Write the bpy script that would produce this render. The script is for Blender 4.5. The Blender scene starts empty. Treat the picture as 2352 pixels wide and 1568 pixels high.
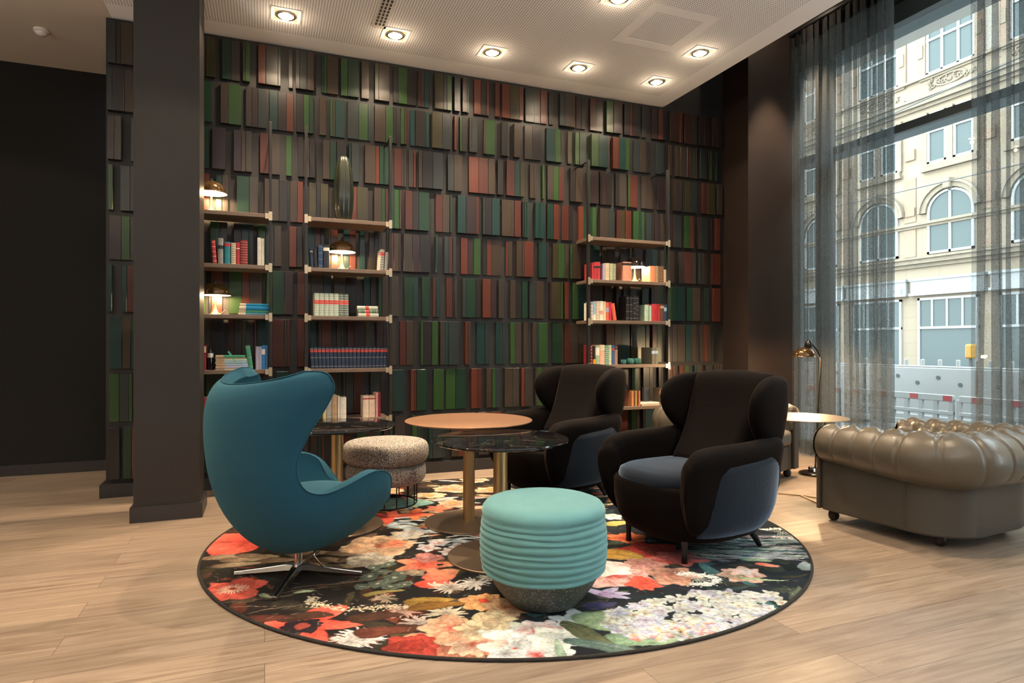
import bpy, math, random
import numpy as np
from mathutils import Vector, Matrix
R = math.radians
PI = math.pi
scn = bpy.context.scene
C = scn.collection

# ------------------------------------------------------------------ camera
FPX, CXP, CYP, EYE, YAW = 1450.0, 1176.0, 790.0, 1.22, R(21.4)
S_, C_ = math.sin(YAW), math.cos(YAW)
cam = bpy.data.cameras.new('camera')
cam.sensor_width = 36.0
cam.lens = FPX / 2352 * 36
cam.shift_y = (CYP - 784) / 2352
cam.clip_start = 0.05
cam.clip_end = 300
camo = bpy.data.objects.new('camera', cam)
C.objects.link(camo)
camo.location = (0, 0, EYE)
camo.rotation_euler = (R(90), 0, -YAW)
scn.camera = camo

# ------------------------------------------------------------------ world (overcast day)
w = bpy.data.worlds.new('world')
scn.world = w
w.use_nodes = True
nt = w.node_tree
bg = nt.nodes['Background']
tc = nt.nodes.new('ShaderNodeTexCoord')
sep = nt.nodes.new('ShaderNodeSeparateXYZ')
rp = nt.nodes.new('ShaderNodeValToRGB')
nt.links.new(tc.outputs['Generated'], sep.inputs[0])
nt.links.new(sep.outputs['Z'], rp.inputs[0])
nt.links.new(rp.outputs[0], bg.inputs[0])
rp.color_ramp.elements[0].position = 0.0
rp.color_ramp.elements[0].color = (0.86, 0.94, 1.0, 1)
rp.color_ramp.elements[1].position = 0.7
rp.color_ramp.elements[1].color = (0.76, 0.90, 1.0, 1)
bg.inputs[1].default_value = 13.0
WARM = (1.0, 0.77, 0.53)

# ------------------------------------------------------------------ exposure
scn.view_settings.view_transform = 'Standard'
scn.view_settings.look = 'None'
scn.view_settings.gamma = 1
scn.view_settings.use_curve_mapping = False
scn.view_settings.exposure = 0.12

# room numbers
CEIL = 3.83
WALLY = 5.88          # book wall face
WINX = 5.95           # window plane
POCK = 4.78           # top of the curtain pocket
BEAM, SPILL, LAMPW = 250.0, 26.0, 22.0
UPL = 640.0   # watts, added uplighters


def spot(name, loc, energy, ang, blend, parent=None, color=WARM, size=0.03):
    l = bpy.data.lights.new(name, 'SPOT')
    l.energy = energy
    l.spot_size = R(ang)
    l.spot_blend = blend
    l.color = color
    l.shadow_soft_size = size
    o = bpy.data.objects.new(name, l)
    C.objects.link(o)
    o.location = loc
    o.parent = parent
    return o


def at(u, v, z=0.0):
    d = FPX * (EYE - z) / (v - CYP)
    t = (u - CXP) / FPX
    return (d * (S_ + t * C_), d * (C_ - t * S_))


# ------------------------------------------------------------------ materials
def new_mat(name):
    m = bpy.data.materials.new(name)
    m.use_nodes = True
    return m, m.node_tree, m.node_tree.nodes['Principled BSDF']


def mat(name, col, rough=0.5, metal=0.0, sheen=0.0, bump=0.0, bscale=80.0, var=0.0, vscale=8.0,
        emit=None, estr=0.0, spec=0.5, coat=0.0, sheen_tint=None, sheen_rough=0.4, stretch=None, trans=0.0, ior=1.45):
    m, n, b = new_mat(name)
    b.inputs['Base Color'].default_value = (*col, 1)
    b.inputs['Roughness'].default_value = rough
    b.inputs['Metallic'].default_value = metal
    b.inputs['Specular IOR Level'].default_value = spec
    b.inputs['IOR'].default_value = ior
    b.inputs['Coat Weight'].default_value = coat
    b.inputs['Transmission Weight'].default_value = trans
    if sheen:
        b.inputs['Sheen Weight'].default_value = sheen
        b.inputs['Sheen Roughness'].default_value = sheen_rough
        if sheen_tint:
            b.inputs['Sheen Tint'].default_value = (*sheen_tint, 1)
    if emit:
        b.inputs['Emission Color'].default_value = (*emit, 1)
        b.inputs['Emission Strength'].default_value = estr
    if bump or var:
        t = n.nodes.new('ShaderNodeTexCoord')
        mp = n.nodes.new('ShaderNodeMapping')
        n.links.new(t.outputs['Object'], mp.inputs[0])
        if stretch:
            mp.inputs['Scale'].default_value = stretch
    if bump:
        x = n.nodes.new('ShaderNodeTexNoise')
        x.inputs['Scale'].default_value = bscale
        x.inputs['Detail'].default_value = 4
        n.links.new(mp.outputs[0], x.inputs['Vector'])
        bp = n.nodes.new('ShaderNodeBump')
        bp.inputs['Strength'].default_value = bump
        bp.inputs['Distance'].default_value = 0.01
        n.links.new(x.outputs[0], bp.inputs['Height'])
        n.links.new(bp.outputs[0], b.inputs['Normal'])
    if var:
        x = n.nodes.new('ShaderNodeTexNoise')
        x.inputs['Scale'].default_value = vscale
        x.inputs['Detail'].default_value = 5
        n.links.new(mp.outputs[0], x.inputs['Vector'])
        r = n.nodes.new('ShaderNodeValToRGB')
        r.color_ramp.elements[0].position = 0.3
        r.color_ramp.elements[1].position = 0.7
        r.color_ramp.elements[0].color = (*[c * (1 - var) for c in col], 1)
        r.color_ramp.elements[1].color = (*[min(1, c * (1 + var)) for c in col], 1)
        n.links.new(x.outputs[0], r.inputs[0])
        n.links.new(r.outputs[0], b.inputs['Base Color'])
    return m


def floor_mat():
    m, n, b = new_mat('oak_planks')
    N, L = n.nodes, n.links
    t = N.new('ShaderNodeTexCoord')
    br = N.new('ShaderNodeTexBrick')
    br.offset = 0.37
    br.inputs['Scale'].default_value = 1.0
    br.inputs['Brick Width'].default_value = 2.1
    br.inputs['Row Height'].default_value = 0.185
    br.inputs['Mortar Size'].default_value = 0.0014
    br.inputs['Mortar Smooth'].default_value = 0.1
    br.inputs['Bias'].default_value = 0.0
    br.inputs['Color1'].default_value = (0, 0, 0, 1)
    br.inputs['Color2'].default_value = (1, 1, 1, 1)
    br.inputs['Mortar'].default_value = (0.5, 0.5, 0.5, 1)
    L.new(t.outputs['Object'], br.inputs['Vector'])
    # grain: noise stretched along x, shifted per plank
    mp = N.new('ShaderNodeMapping')
    mp.inputs['Scale'].default_value = (1.3, 16, 1)
    add = N.new('ShaderNodeVectorMath')
    add.operation = 'ADD'
    sc = N.new('ShaderNodeVectorMath')
    sc.operation = 'SCALE'
    sc.inputs['Scale'].default_value = 13.0
    L.new(br.outputs['Color'], sc.inputs[0])
    L.new(t.outputs['Object'], add.inputs[0])
    L.new(sc.outputs[0], add.inputs[1])
    L.new(add.outputs[0], mp.inputs[0])
    g = N.new('ShaderNodeTexNoise')
    g.inputs['Scale'].default_value = 1.6
    g.inputs['Detail'].default_value = 8
    g.inputs['Roughness'].default_value = 0.62
    g.inputs['Distortion'].default_value = 0.9
    L.new(mp.outputs[0], g.inputs['Vector'])
    r1 = N.new('ShaderNodeValToRGB')
    e = r1.color_ramp.elements
    e[0].position, e[0].color = 0.30, (0.178, 0.126, 0.088, 1)
    e[1].position, e[1].color = 0.66, (0.325, 0.250, 0.187, 1)
    L.new(g.outputs[0], r1.inputs[0])
    tone = N.new('ShaderNodeMixRGB')
    tone.blend_type = 'MULTIPLY'
    r2 = N.new('ShaderNodeValToRGB')
    r2.color_ramp.elements[0].color = (0.80, 0.80, 0.81, 1)
    r2.color_ramp.elements[1].color = (1.10, 1.08, 1.05, 1)
    L.new(br.outputs['Color'], r2.inputs[0])
    tone.inputs[0].default_value = 1.0
    L.new(r1.outputs[0], tone.inputs[1])
    L.new(r2.outputs[0], tone.inputs[2])
    gap = N.new('ShaderNodeMixRGB')
    gap.inputs[2].default_value = (0.10, 0.07, 0.05, 1)
    L.new(br.outputs['Fac'], gap.inputs[0])
    L.new(tone.outputs[0], gap.inputs[1])
    L.new(gap.outputs[0], b.inputs['Base Color'])
    b.inputs['Roughness'].default_value = 0.42
    bp = N.new('ShaderNodeBump')
    bp.inputs['Strength'].default_value = 0.12
    bp.inputs['Distance'].default_value = 0.004
    L.new(g.outputs[0], bp.inputs['Height'])
    L.new(bp.outputs[0], b.inputs['Normal'])
    return m


def perf_mat():
    """white plasterboard with a regular grid of punched holes"""
    m, n, b = new_mat('perforated_plasterboard')
    N, L = n.nodes, n.links
    t = N.new('ShaderNodeTexCoord')
    mp = N.new('ShaderNodeMapping')
    mp.inputs['Scale'].default_value = (1 / 0.021, 1 / 0.021, 0)
    L.new(t.outputs['Object'], mp.inputs[0])
    fr = N.new('ShaderNodeVectorMath')
    fr.operation = 'FRACTION'
    L.new(mp.outputs[0], fr.inputs[0])
    sb = N.new('ShaderNodeVectorMath')
    sb.operation = 'SUBTRACT'
    sb.inputs[1].default_value = (0.5, 0.5, 0)
    L.new(fr.outputs[0], sb.inputs[0])
    ln = N.new('ShaderNodeVectorMath')
    ln.operation = 'LENGTH'
    L.new(sb.outputs[0], ln.inputs[0])
    lt = N.new('ShaderNodeMath')
    lt.operation = 'LESS_THAN'
    lt.inputs[1].default_value = 0.24
    L.new(ln.outputs['Value'], lt.inputs[0])
    mx = N.new('ShaderNodeMixRGB')
    mx.inputs[1].default_value = (0.88, 0.87, 0.85, 1)
    mx.inputs[2].default_value = (0.16, 0.16, 0.155, 1)
    L.new(lt.outputs[0], mx.inputs[0])
    L.new(mx.outputs[0], b.inputs['Base Color'])
    b.inputs['Roughness'].default_value = 0.9
    return m


def marble_mat():
    m, n, b = new_mat('black_marble')
    N, L = n.nodes, n.links
    t = N.new('ShaderNodeTexCoord')
    x = N.new('ShaderNodeTexNoise')
    x.inputs['Scale'].default_value = 2.2
    x.inputs['Detail'].default_value = 7
    x.inputs['Distortion'].default_value = 1.6
    L.new(t.outputs['Object'], x.inputs['Vector'])
    r = N.new('ShaderNodeValToRGB')
    e = r.color_ramp.elements
    e[0].position, e[0].color = 0.493, (0.007, 0.007, 0.008, 1)
    e[1].position, e[1].color = 0.507, (0.007, 0.007, 0.008, 1)
    k = r.color_ramp.elements.new(0.50)
    k.color = (0.12, 0.10, 0.08, 1)
    L.new(x.outputs[0], r.inputs[0])
    L.new(r.outputs[0], b.inputs['Base Color'])
    b.inputs['Roughness'].default_value = 0.05
    return m


def terrazzo_mat():
    m, n, b = new_mat('dark_terrazzo')
    N, L = n.nodes, n.links
    t = N.new('ShaderNodeTexCoord')
    v = N.new('ShaderNodeTexNoise')
    v.inputs['Scale'].default_value = 120
    v.inputs['Detail'].default_value = 3
    v.inputs['Roughness'].default_value = 0.75
    L.new(t.outputs['Object'], v.inputs['Vector'])
    r = N.new('ShaderNodeValToRGB')
    e = r.color_ramp.elements
    e[0].position, e[0].color = 0.58, (0.030, 0.036, 0.034, 1)
    e[1].position, e[1].color = 0.68, (0.42, 0.43, 0.38, 1)
    L.new(v.outputs[0], r.inputs[0])
    L.new(r.outputs[0], b.inputs['Base Color'])
    b.inputs['Roughness'].default_value = 0.55
    return m


def tweed_mat():
    m, n, b = new_mat('salt_and_pepper_tweed')
    N, L = n.nodes, n.links
    t = N.new('ShaderNodeTexCoord')
    hs = []
    for sc in ((110, 110, 340), (340, 340, 110)):
        mp = N.new('ShaderNodeMapping')
        mp.inputs['Scale'].default_value = sc
        L.new(t.outputs['Object'], mp.inputs[0])
        x = N.new('ShaderNodeTexNoise')
        x.inputs['Scale'].default_value = 1.0
        x.inputs['Detail'].default_value = 2
        L.new(mp.outputs[0], x.inputs['Vector'])
        hs.append(x)
    a = N.new('ShaderNodeMath')
    a.operation = 'ADD'
    L.new(hs[0].outputs[0], a.inputs[0])
    L.new(hs[1].outputs[0], a.inputs[1])
    h = N.new('ShaderNodeMath')
    h.operation = 'MULTIPLY'
    h.inputs[1].default_value = 0.5
    L.new(a.outputs[0], h.inputs[0])
    r = N.new('ShaderNodeValToRGB')
    e = r.color_ramp.elements
    e[0].position, e[0].color = 0.45, (0.030, 0.028, 0.028, 1)
    e[1].position, e[1].color = 0.56, (0.50, 0.45, 0.40, 1)
    L.new(h.outputs[0], r.inputs[0])
    L.new(r.outputs[0], b.inputs['Base Color'])
    b.inputs['Roughness'].default_value = 0.95
    bp = N.new('ShaderNodeBump')
    bp.inputs['Strength'].default_value = 0.6
    bp.inputs['Distance'].default_value = 0.003
    L.new(h.outputs[0], bp.inputs['Height'])
    L.new(bp.outputs[0], b.inputs['Normal'])
    return m


def sheer_mat():
    m, n, b = new_mat('sheer_curtain_mesh')
    N, L = n.nodes, n.links
    out = N['Material Output']
    N.remove(b)
    tr = N.new('ShaderNodeBsdfTransparent')
    df = N.new('ShaderNodeBsdfDiffuse')
    df.inputs[0].default_value = (0.15, 0.155, 0.155, 1)
    tl = N.new('ShaderNodeBsdfTranslucent')
    tl.inputs[0].default_value = (0.26, 0.32, 0.34, 1)
    ms = N.new('ShaderNodeMixShader')
    ms.inputs[0].default_value = 0.45
    L.new(df.outputs[0], ms.inputs[1])
    L.new(tl.outputs[0], ms.inputs[2])
    t = N.new('ShaderNodeTexCoord')
    mp = N.new('ShaderNodeMapping')
    mp.inputs['Scale'].default_value = (30, 260, 260)
    L.new(t.outputs['Object'], mp.inputs[0])
    x = N.new('ShaderNodeTexNoise')
    x.inputs['Scale'].default_value = 1.0
    x.inputs['Detail'].default_value = 2
    L.new(mp.outputs[0], x.inputs['Vector'])
    mr = N.new('ShaderNodeMapRange')
    mr.inputs['From Min'].default_value = 0.35
    mr.inputs['From Max'].default_value = 0.65
    mr.inputs['To Min'].default_value = 0.30
    mr.inputs['To Max'].default_value = 0.62
    L.new(x.outputs[0], mr.inputs['Value'])
    m2 = N.new('ShaderNodeMixShader')
    L.new(mr.outputs[0], m2.inputs[0])
    L.new(tr.outputs[0], m2.inputs[1])
    L.new(ms.outputs[0], m2.inputs[2])
    L.new(m2.outputs[0], out.inputs[0])
    return m


def glass_mat():
    m, n, b = new_mat('window_glass')
    N, L = n.nodes, n.links
    out = N['Material Output']
    N.remove(b)
    tr = N.new('ShaderNodeBsdfTransparent')
    tr.inputs[0].default_value = (0.93, 0.965, 0.955, 1)
    gl = N.new('ShaderNodeBsdfGlossy')
    gl.inputs['Roughness'].default_value = 0.0
    fr = N.new('ShaderNodeFresnel')
    fr.inputs[0].default_value = 1.3
    ms = N.new('ShaderNodeMixShader')
    L.new(fr.outputs[0], ms.inputs[0])
    L.new(tr.outputs[0], ms.inputs[1])
    L.new(gl.outputs[0], ms.inputs[2])
    L.new(ms.outputs[0], out.inputs[0])
    return m


def stone_mat():
    m, n, b = new_mat('sandstone_ashlar')
    N, L = n.nodes, n.links
    t = N.new('ShaderNodeTexCoord')
    sp = N.new('ShaderNodeSeparateXYZ')
    cb = N.new('ShaderNodeCombineXYZ')
    L.new(t.outputs['Object'], sp.inputs[0])
    L.new(sp.outputs['Y'], cb.inputs['X'])
    L.new(sp.outputs['Z'], cb.inputs['Y'])
    br = N.new('ShaderNodeTexBrick')
    br.inputs['Scale'].default_value = 1.0
    br.inputs['Brick Width'].default_value = 1.1
    br.inputs['Row Height'].default_value = 0.42
    br.inputs['Mortar Size'].default_value = 0.006
    br.inputs['Color1'].default_value = (0.170, 0.130, 0.088, 1)
    br.inputs['Color2'].default_value = (0.185, 0.145, 0.102, 1)
    br.inputs['Mortar'].default_value = (0.135, 0.105, 0.075, 1)
    L.new(cb.outputs[0], br.inputs['Vector'])
    x = N.new('ShaderNodeTexNoise')
    x.inputs['Scale'].default_value = 0.9
    x.inputs['Detail'].default_value = 5
    L.new(t.outputs['Object'], x.inputs['Vector'])
    mx = N.new('ShaderNodeMixRGB')
    mx.blend_type = 'MULTIPLY'
    mx.inputs[0].default_value = 0.35
    L.new(br.outputs['Color'], mx.inputs[1])
    L.new(x.outputs['Color'], mx.inputs[2])
    L.new(br.outputs['Color'], b.inputs['Base Color'])
    b.inputs['Roughness'].default_value = 0.9
    return m


def attr_mat(name, rough=0.95, sheen=0.03, attr='Col', bump=0.25):
    m, n, b = new_mat(name)
    a = n.nodes.new('ShaderNodeVertexColor')
    a.layer_name = attr
    n.links.new(a.outputs[0], b.inputs['Base Color'])
    b.inputs['Roughness'].default_value = rough
    b.inputs['Sheen Weight'].default_value = sheen
    b.inputs['Specular IOR Level'].default_value = 0.08
    t = n.nodes.new('ShaderNodeTexCoord')
    x = n.nodes.new('ShaderNodeTexNoise')
    x.inputs['Scale'].default_value = 350
    n.links.new(t.outputs['Object'], x.inputs['Vector'])
    bp = n.nodes.new('ShaderNodeBump')
    bp.inputs['Strength'].default_value = bump
    bp.inputs['Distance'].default_value = 0.003
    n.links.new(x.outputs[0], bp.inputs['Height'])
    n.links.new(bp.outputs[0], b.inputs['Normal'])
    return m


M = dict(
    floor=floor_mat(), perf=perf_mat(), marble=marble_mat(), terrazzo=terrazzo_mat(), tweed=tweed_mat(),
    sheer=sheer_mat(), glass=glass_mat(), stone=stone_mat(),
    plaster=mat('white_plaster', (0.88, 0.87, 0.85), 0.9),
    plaster_side=mat('cream_plaster', (0.62, 0.55, 0.46), 0.9),
    dark_wall=mat('black_brown_paint', (0.003, 0.0026, 0.0023), 0.75),
    column=mat('umber_paint', (0.021, 0.0172, 0.0155), 0.55),
    pillar=mat('dark_umber_paint', (0.024, 0.014, 0.010), 0.6, var=0.15, vscale=1.5),
    base=mat('black_lacquer_skirting', (0.030, 0.027, 0.027), 0.4),
    wallbase=mat('book_wall_backing', (0.017, 0.0155, 0.0155), 0.5),
    black_metal=mat('black_metal', (0.012, 0.012, 0.013), 0.35, 0.6),
    post=mat('bronze_black_metal', (0.022, 0.021, 0.021), 0.35, 0.2),
    shelf=mat('brown_bronze_shelf', (0.19, 0.135, 0.10), 0.42, 0.25, var=0.1, vscale=20, stretch=(1, 12, 12)),
    brass=mat('champagne_brass', (0.62, 0.50, 0.34), 0.38, 0.85),
    brass_col=mat('satin_brass', (0.50, 0.36, 0.18), 0.42, 1.0),
    copper=mat('brushed_copper_top', (0.29, 0.160, 0.095), 0.42, 0.75),
    bronze_base=mat('bronze_base_plate', (0.30, 0.22, 0.16), 0.42, 0.85),
    chrome=mat('polished_aluminium', (0.72, 0.72, 0.72), 0.14, 1.0),
    teal=mat('teal_wool', (0.0, 0.042, 0.075), 0.95, sheen=0.32, sheen_tint=(0.2, 0.60, 0.70), sheen_rough=0.5, bump=0.5, bscale=420, var=0.12, vscale=260),
    velvet=mat('brown_black_velvet', (0.0026, 0.0015, 0.0014), 0.85, sheen=0.07, sheen_tint=(0.75, 0.52, 0.45), sheen_rough=0.30, bump=0.12, bscale=60, spec=0.1),
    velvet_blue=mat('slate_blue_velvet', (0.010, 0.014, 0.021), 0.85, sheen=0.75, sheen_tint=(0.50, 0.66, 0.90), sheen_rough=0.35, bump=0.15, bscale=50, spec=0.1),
    mint=mat('mint_velvet', (0.092, 0.235, 0.248), 0.85, sheen=0.45, sheen_tint=(0.6, 0.95, 0.95), sheen_rough=0.4, bump=0.08, bscale=40, var=0.06, vscale=12),
    black_wood=mat('black_wood', (0.010, 0.010, 0.011), 0.35),
    leather=mat('taupe_leather', (0.105, 0.088, 0.064), 0.34, coat=0.12, bump=0.10, bscale=240, var=0.1, vscale=6),
    leather_shaded=mat('taupe_leather_shaded', (0.070, 0.062, 0.050), 0.42, bump=0.10, bscale=240),  # darker copy of the leather, shade of the sides put into its colour
    wood_dark=mat('dark_wood', (0.020, 0.014, 0.010), 0.35),
    lamp_black=mat('black_lacquer', (0.012, 0.009, 0.008), 0.12, 0.0, coat=1.0),
    lamp_brown=mat('smoked_bronze_lacquer', (0.10, 0.055, 0.020), 0.16, 0.55, coat=0.7),
    lamp_in=mat('white_enamel', (0.85, 0.80, 0.70), 0.5),
    bulb=mat('lit_bulb', (1, 1, 1), 0.5, emit=(1.0, 0.72, 0.40), estr=16),
    led=mat('lit_downlight', (1, 1, 1), 0.5, emit=(1.0, 0.82, 0.58), estr=22),
    reflector=mat('downlight_housing', (0.90, 0.80, 0.60), 0.25, 0.3),
    grille=mat('white_metal_grille', (0.62, 0.58, 0.52), 0.5),
    void=mat('dark_void', (0.05, 0.045, 0.04), 0.9),
    frame=mat('grey_blue_window_frame', (0.105, 0.135, 0.145), 0.35),
    frame_dark=mat('dark_window_frame', (0.030, 0.030, 0.032), 0.4),
    tape=mat('curtain_heading', (0.02, 0.02, 0.022), 0.8),
    sandplain=mat('pale_render', (0.200, 0.178, 0.145), 0.9, var=0.06, vscale=1.2),
    trimstone=mat('carved_sandstone', (0.150, 0.120, 0.086), 0.9, var=0.12, vscale=5),
    pinkstone=mat('pink_sandstone', (0.175, 0.122, 0.084), 0.9, var=0.08, vscale=2),
    white_paint=mat('white_paint', (0.225, 0.230, 0.225), 0.5),
    street_glass=mat('street_window_glass', (0.050, 0.062, 0.060), 0.15, 0.0, spec=0.2),
    asphalt=mat('asphalt', (0.10, 0.10, 0.10), 0.9, var=0.2, vscale=3),
    barrier=mat('white_barrier_plastic', (0.185, 0.178, 0.168), 0.6, var=0.05, vscale=2),
    barrier_red=mat('red_reflective_foil', (0.20, 0.012, 0.012), 0.5),
    hole=mat('dark_hole', (0.06, 0.06, 0.06), 0.9),
    yellow=mat('yellow_paint', (0.28, 0.13, 0.006), 0.5),
    wire=mat('wire', (0.05, 0.05, 0.05), 0.6),
    vase=mat('dark_green_glazed_ceramic', (0.014, 0.018, 0.011), 0.30, coat=0.25, var=0.5, vscale=4),
    teal_glass=mat('teal_glass', (0.10, 0.34, 0.30), 0.08, spec=0.8, trans=0.5, var=0.3, vscale=30),
    plastic_white=mat('white_plastic', (0.75, 0.72, 0.66), 0.4),
    bottle=mat('black_glass', (0.008, 0.008, 0.010), 0.08, coat=0.5),
    paper=mat('paper', (0.68, 0.58, 0.42), 0.9, bump=0.4, bscale=300, stretch=(1, 1, 8)),
    cable=mat('pale_cable', (0.55, 0.48, 0.40), 0.6),
    rugcol=attr_mat('printed_rug_pile'),
    binding=mat('black_rug_binding', (0.020, 0.017, 0.015), 0.9, bump=0.5, bscale=200),
)


# ------------------------------------------------------------------ mesh helpers
class MB:
    def __init__(s):
        s.v, s.f, s.m = [], [], []

    def box(s, x0, x1, y0, y1, z0, z1, mi=0):
        b = len(s.v)
        s.v += [(x0, y0, z0), (x1, y0, z0), (x1, y1, z0), (x0, y1, z0), (x0, y0, z1), (x1, y0, z1), (x1, y1, z1), (x0, y1, z1)]
        for q in ((0, 3, 2, 1), (4, 5, 6, 7), (0, 1, 5, 4), (1, 2, 6, 5), (2, 3, 7, 6), (3, 0, 4, 7)):
            s.f.append(tuple(b + i for i in q))
            s.m.append(mi)
        return s

    def bar(s, p, q, wx, wz, mi=0):
        """rectangular bar between two points, wx sideways and wz upwards"""
        p, q = Vector(p), Vector(q)
        d = (q - p).normalized()
        up = Vector((0, 0, 1)) if abs(d.z) < 0.95 else Vector((0, 1, 0))
        a = d.cross(up).normalized()
        c = a.cross(d).normalized()
        b = len(s.v)
        for o in (p, q):
            for i, j in ((-1, -1), (1, -1), (1, 1), (-1, 1)):
                s.v.append(tuple(o + a * (i * wx / 2) + c * (j * wz / 2)))
        for qd in ((3, 2, 1, 0), (4, 5, 6, 7), (0, 1, 5, 4), (1, 2, 6, 5), (2, 3, 7, 6), (3, 0, 4, 7)):
            s.f.append(tuple(b + i for i in qd))
            s.m.append(mi)
        return s

    def grid(s, rows, closed=False, capa=False, capb=False, mi=0):
        b = len(s.v)
        n = len(rows[0])
        for r in rows:
            s.v += [tuple(p) for p in r]
        for i in range(len(rows) - 1):
            for j in range(n if closed else n - 1):
                k = (j + 1) % n
                s.f.append((b + i * n + j, b + i * n + k, b + (i + 1) * n + k, b + (i + 1) * n + j))
                s.m.append(mi)
        if capa:
            s.f.append(tuple(b + j for j in reversed(range(n))))
            s.m.append(mi)
        if capb:
            o = b + (len(rows) - 1) * n
            s.f.append(tuple(o + j for j in range(n)))
            s.m.append(mi)
        return s

    def lathe(s, prof, c=(0, 0, 0), seg=32, mi=0, cap=True, lobes=0, lobe=0.0):
        rows = []
        for r, z in prof:
            rr = []
            for j in range(seg):
                a = 2 * PI * j / seg
                q = r * (1 + lobe * abs(math.cos(a * lobes / 2)) - lobe) if lobes else r
                rr.append((c[0] + q * math.cos(a), c[1] + q * math.sin(a), c[2] + z))
            rows.append(rr)
        return s.grid(rows, True, cap and prof[0][0] > 1e-6, cap and prof[-1][0] > 1e-6, mi)

    def tube(s, pts, r, seg=10, mi=0, cap=True, closed=False):
        pts = [Vector(p) for p in pts]
        n = len(pts)
        rs = r if isinstance(r, (list, tuple)) else [r] * n
        rows = []
        up = None
        for i, p in enumerate(pts):
            if closed:
                d = (pts[(i + 1) % n] - pts[i - 1]).normalized()
            else:
                d = (pts[min(i + 1, n - 1)] - pts[max(i - 1, 0)]).normalized()
            if up is None:
                up = Vector((0, 0, 1)) if abs(d.z) < 0.9 else Vector((0, 1, 0))
            a = d.cross(up).normalized()
            up = a.cross(d).normalized()
            rows.append([p + (a * math.cos(t) + up * math.sin(t)) * rs[i] for t in [2 * PI * j / seg for j in range(seg)]])
        if closed:
            rows.append(rows[0])
        return s.grid(rows, True, cap and not closed, cap and not closed, mi)

    def build(s, name, mats, parent=None, smooth=False, bevel=0, seg=2, subsurf=0, loc=None, auto=None):
        me = bpy.data.meshes.new(name)
        me.from_pydata(s.v, [], s.f)
        if not isinstance(mats, (list, tuple)):
            mats = [mats]
        for m_ in mats:
            me.materials.append(M[m_] if isinstance(m_, str) else m_)
        if len(mats) > 1:
            me.polygons.foreach_set('material_index', s.m)
        if smooth:
            me.polygons.foreach_set('use_smooth', [True] * len(s.f))
            if auto:
                me.set_sharp_from_angle(angle=R(auto))
        me.update()
        o = bpy.data.objects.new(name, me)
        C.objects.link(o)
        if bevel:
            b = o.modifiers.new('bevel', 'BEVEL')
            b.width = bevel
            b.segments = seg
            b.limit_method = 'ANGLE'
        if subsurf:
            b = o.modifiers.new('subsurf', 'SUBSURF')
            b.levels = b.render_levels = subsurf
        if parent is not None:
            o.parent = parent
        if loc:
            o.location = loc
        return o


def tag(o, label=None, cat=None, group=None, kind=None):
    if label:
        o['label'] = label
    if cat:
        o['category'] = cat
    if group:
        o['group'] = group
    if kind:
        o['kind'] = kind
    return o


def thing(name, loc, rz, label, cat, group=None):
    o = bpy.data.objects.new(name, None)
    o.empty_display_size = 0.1
    C.objects.link(o)
    o.location = loc
    o.rotation_euler = (0, 0, rz)
    return tag(o, label, cat, group)


def copy_tree(o, parent=None):
    c = o.copy()
    C.objects.link(c)
    c.parent = parent
    for ch in list(o.children):
        copy_tree(ch, c)
    return c


def struct(name, mb, m, parent=None, **k):
    o = mb.build(name, m, parent, **k)
    o['kind'] = 'structure'
    return o


def smooth_path(pts, n):
    """Catmull-Rom through a list of tuples, n samples per span"""
    P = [np.array(p, float) for p in pts]
    P = [2 * P[0] - P[1]] + P + [2 * P[-1] - P[-2]]
    out = []
    for i in range(1, len(P) - 2):
        for k in range(n):
            t = k / n
            a, b, c, d = P[i - 1], P[i], P[i + 1], P[i + 2]
            out.append(0.5 * ((2 * b) + (-a + c) * t + (2 * a - 5 * b + 4 * c - d) * t * t + (-a + 3 * b - 3 * c + d) * t ** 3))
    out.append(P[-2])
    return out


def sup(a, b, n, t):
    c, s = math.cos(t), math.sin(t)
    return (a * math.copysign(abs(c) ** (2 / n), c), b * math.copysign(abs(s) ** (2 / n), s))


# ================================================================== THE ROOM
struct('floor', MB().box(-5, 6.1, -4, 7.3, -0.1, 0), 'floor')
# lowered ceiling: perforated field with plain margins, plus the plain ceiling on the left
mb = MB().box(-1.14, 3.87, -4, 5.63, CEIL, CEIL + 0.1)
ceil = struct('ceiling', mb, 'perf')
mb = MB()
mb.box(-1.14, 4.09, 5.63, 5.9, CEIL, CEIL + 0.1)
mb.box(3.87, 4.09, -4, 5.63, CEIL, CEIL + 0.1)
struct('ceiling', mb, 'plaster')
struct('ceiling', MB().box(-5, -1.14, -4, 7.3, CEIL, CEIL + 0.1), 'plaster_side')
struct('trim_1', MB().box(4.07, 4.09, -4, 5.9, CEIL + 0.1, POCK), 'dark_wall')
struct('ceiling', MB().box(4.0, 6.3, -4, 6.1, POCK, POCK + 0.1), 'dark_wall')
# walls
struct('wall_back', MB().box(-1.18, 4.93, WALLY, WALLY + 0.25, 0, POCK), 'wallbase')
struct('wall_hall', MB().box(-5, -0.9, 7.13, 7.3, 0, CEIL), 'dark_wall')
struct('wall_left', MB().box(-5.1, -5, -4, 7.3, 0, CEIL), 'plaster_side')
struct('wall_front', MB().box(-5, 6.1, -4.1, -4, 0, POCK), 'column')
struct('wall_hall_side', MB().box(-0.95, -0.85, 6.13, 7.3, 0, CEIL), 'dark_wall')
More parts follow.
